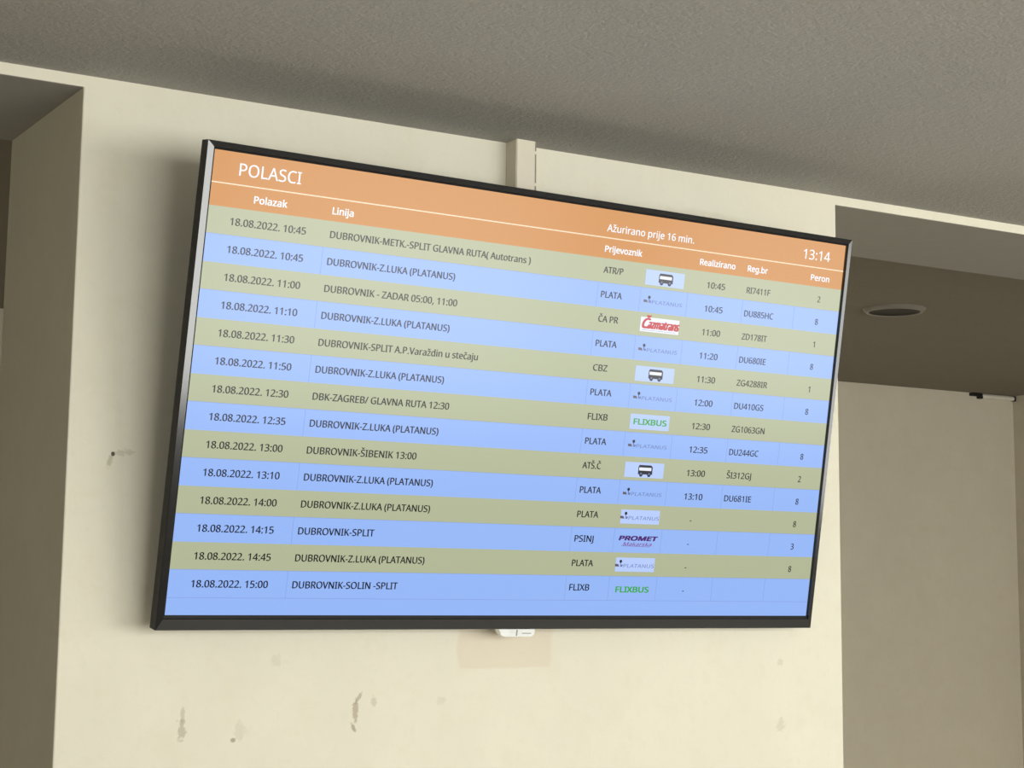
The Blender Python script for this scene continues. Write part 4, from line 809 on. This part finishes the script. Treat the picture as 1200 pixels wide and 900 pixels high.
for r, (dep, line, uend, carrier, cend, logo, real, reg, rend, peron) in enumerate(ROWS):
    t = TOP + r * PITCH
    blue = r % 2 == 1
    bm = bmesh.new()
    quad(bm, 0, t, TW, t + PITCH, Y1, 0)
    if blue:
        for g in GRID_U:
            quad(bm, g, t, g + 0.0008, t + PITCH, Y2, 2)
    else:
        quad(bm, 0, t + PITCH - 0.0007, TW, t + PITCH, Y2, 2)
    bl = t + 0.0256
    write(bm, dep, 0.0352, 0.1544, bl, CAPR, Y3, 1, 0.00079)
    write(bm, line, 0.1944, uend, bl, CAPR, Y3, 1, 0.00079)
    write(bm, carrier, 0.6908, cend, bl - 0.0012, CAPR, Y3, 1, 0.00079)
    bt = bl + 0.0022
    if real == '-':
        write(bm, '-', 0.9240, 0.9272, bt, CAPR, Y3, 1, 0.0004)
    else:
        write(bm, real, 0.9068, 0.9455, bt, CAPR, Y3, 1, 0.00079)
    if reg:
        write(bm, reg, 0.9940, rend, bt, CAPR, Y3, 1, 0.0007)
    if peron:
        wd = {'1': 0.0036}.get(peron, 0.0062)
        write(bm, peron, 1.1598 - wd / 2, 1.1598 + wd / 2, bt, CAPR, Y3, 1, 0.0007)
    fix_normals(bm)
    ro = obj('timetable_row', bm, [E_BLUE if blue else E_OLIVE, E_TEXTB if blue else E_TEXT, E_GRID], screen)
    ro['label'] = 'pale blue timetable row' if blue else 'olive timetable row'
    bm = bmesh.new()
    if logo == 'bus':
        logo_bus(bm, t)
        mats, lab = [E_CHIP, E_CHIPW, E_INK, E_SLATE], 'black bus symbol on a pale card'
    elif logo == 'plat':
        logo_plat(bm, t, r in (10, 12))
        mats, lab = [E_CHIP, E_INK, E_RUST, E_SLATE], 'faint grey carrier logo with a small tree'
    elif logo == 'flix':
        logo_flix(bm, t, r == 6)
        mats, lab = [E_CHIP, E_GREEN], 'green carrier logo'
    elif logo == 'red':
        logo_red(bm, t)
        mats, lab = [E_CHIPW, E_RED, E_SLATE], 'red script carrier logo on a white card'
    else:
        logo_prom(bm, t)
        mats, lab = [E_CHIP, E_PURPLE, E_VIOLET], 'purple carrier logo'
    fix_normals(bm)
    lo = obj('carrier_logo', bm, mats, screen)
    lo['label'] = lab
# empty strip below the last row, closed by a thin line
bm = bmesh.new()
quad(bm, 0, TOP + 14 * PITCH, TW, TH, Y1, 0)
quad(bm, 0, TOP + 14 * PITCH - 0.0004, TW, TOP + 14 * PITCH + 0.0004, Y2, 1)
fix_normals(bm)
obj('empty_strip', bm, [E_BLUE, E_GRID], screen)

# ------------------------------------------------------------------ boxed conduit above the screen
bm = bmesh.new()
box(bm, 0.7297, 0.7680, -0.0362, 0.0, 2.30, ZC)
bmesh.ops.bevel(bm, geom=[e for e in bm.edges if abs(e.verts[0].co.z - e.verts[1].co.z) > 0.1], offset=0.0015, segments=2, affect='EDGES')
cond = bpy.data.objects.new('cable_conduit', None)
COL.objects.link(cond)
cond.location = (0.7297, 0.0, 2.30)
tag(cond, 'narrow plaster-coloured boxed conduit running from behind the screen up to the ceiling', 'conduit')
for q in bm.verts:
    q.co -= Vector(cond.location)
obj('channel', bm, wall_paint('conduit_paint', False, (0.78, 0.72, 0.585, 1)), cond)
bm = bmesh.new()
for i in range(14):          # ragged dark strips for the shadowed crack at the right hand edge
    z = 2.33 + i * 0.014
    rr = 0.0012 + 0.0012 * random.random()
    box(bm, 0.7672 - rr * 0.4, 0.7682 + rr * 0.3, -0.0368, -0.0300, z, min(z + (0.0145 if i % 4 else 0.008), ZC - 0.001))
for q in bm.verts:
    q.co -= Vector(cond.location)
obj('crack_strips', bm, simple('crack_shade', (0.30, 0.26, 0.20, 1), 0.8), cond)['label'] = 'dark strips painting the shadowed crack along the joint'

# ------------------------------------------------------------------ downlight in the passage ceiling
dl = bpy.data.objects.new('ceiling_downlight', None)
COL.objects.link(dl)
dl.location = (3.0657, 1.6033, ZB)
dl.scale = (1.08, 1.08, 1.0)
tag(dl, 'round unlit ceiling downlight with a pale metal rim, in the passage ceiling', 'ceiling light')
bm = bmesh.new()
lathe(bm, [(0.0775, -0.0120), (0.0800, -0.0128), (0.0830, -0.0122), (0.0885, -0.0060), (0.0920, -0.0022), (0.093, 0.0)], 64)
lathe(bm, [(0.0775, -0.0120), (0.0760, -0.010), (0.074, -0.003)], 64)
bmesh.ops.recalc_face_normals(bm, faces=bm.faces)
obj('rim', bm, simple('pale_rim_metal', (0.24, 0.225, 0.195, 1), 0.35, 0.2), dl, True)
bm = bmesh.new()
lathe(bm, [(0.0762, -0.0100), (0.068, -0.0065), (0.050, -0.0045), (0.030, -0.0035)], 64, 0, 'last')
bmesh.ops.recalc_face_normals(bm, faces=bm.faces)
obj('reflector', bm, simple('dark_reflector', (0.012, 0.011, 0.010, 1), 0.5, 0, 0.2), dl, True)['label'] = 'dark unlit reflector'

# ------------------------------------------------------------------ short tube on brackets in the passage corner
tb = bpy.data.objects.new('wall_tube', None)
COL.objects.link(tb)
tb.location = (5.005, YB, ZB - 0.0135)
tag(tb, 'short white tube with black end brackets high in the far corner of the passage', 'tube')
bm = bmesh.new()
seg = 16
bmesh.ops.create_cone(bm, cap_ends=True, segments=seg, radius1=0.010, radius2=0.010, depth=0.200,
                      matrix=Matrix.Translation((0.100, -0.011, 0.0)) @ Matrix.Rotation(math.pi / 2, 4, 'Y'))
obj('tube', bm, simple('white_tube', (0.74, 0.70, 0.60, 1), 0.35), tb, False)
M_CLIP = simple('black_clip', (0.006, 0.006, 0.006, 1), 0.5)
bm = bmesh.new()
box(bm, -0.066, 0.0, -0.020, 0.0, -0.0015, 0.0115)
box(bm, -0.020, 0.0, -0.022, 0.0, -0.0120, 0.0)
bmesh.ops.bevel(bm, geom=list(bm.edges), offset=0.001, segments=1, affect='EDGES')
obj('end_bracket', bm, M_CLIP, tb)['label'] = 'black hooked end bracket'
bm = bmesh.new()
box(bm, 0.197, XB - 5.005, -0.022, 0.0, -0.012, 0.011)
bmesh.ops.bevel(bm, geom=list(bm.edges), offset=0.001, segments=1, affect='EDGES')
obj('end_bracket', bm, M_CLIP, tb)['label'] = 'black end bracket in the corner'
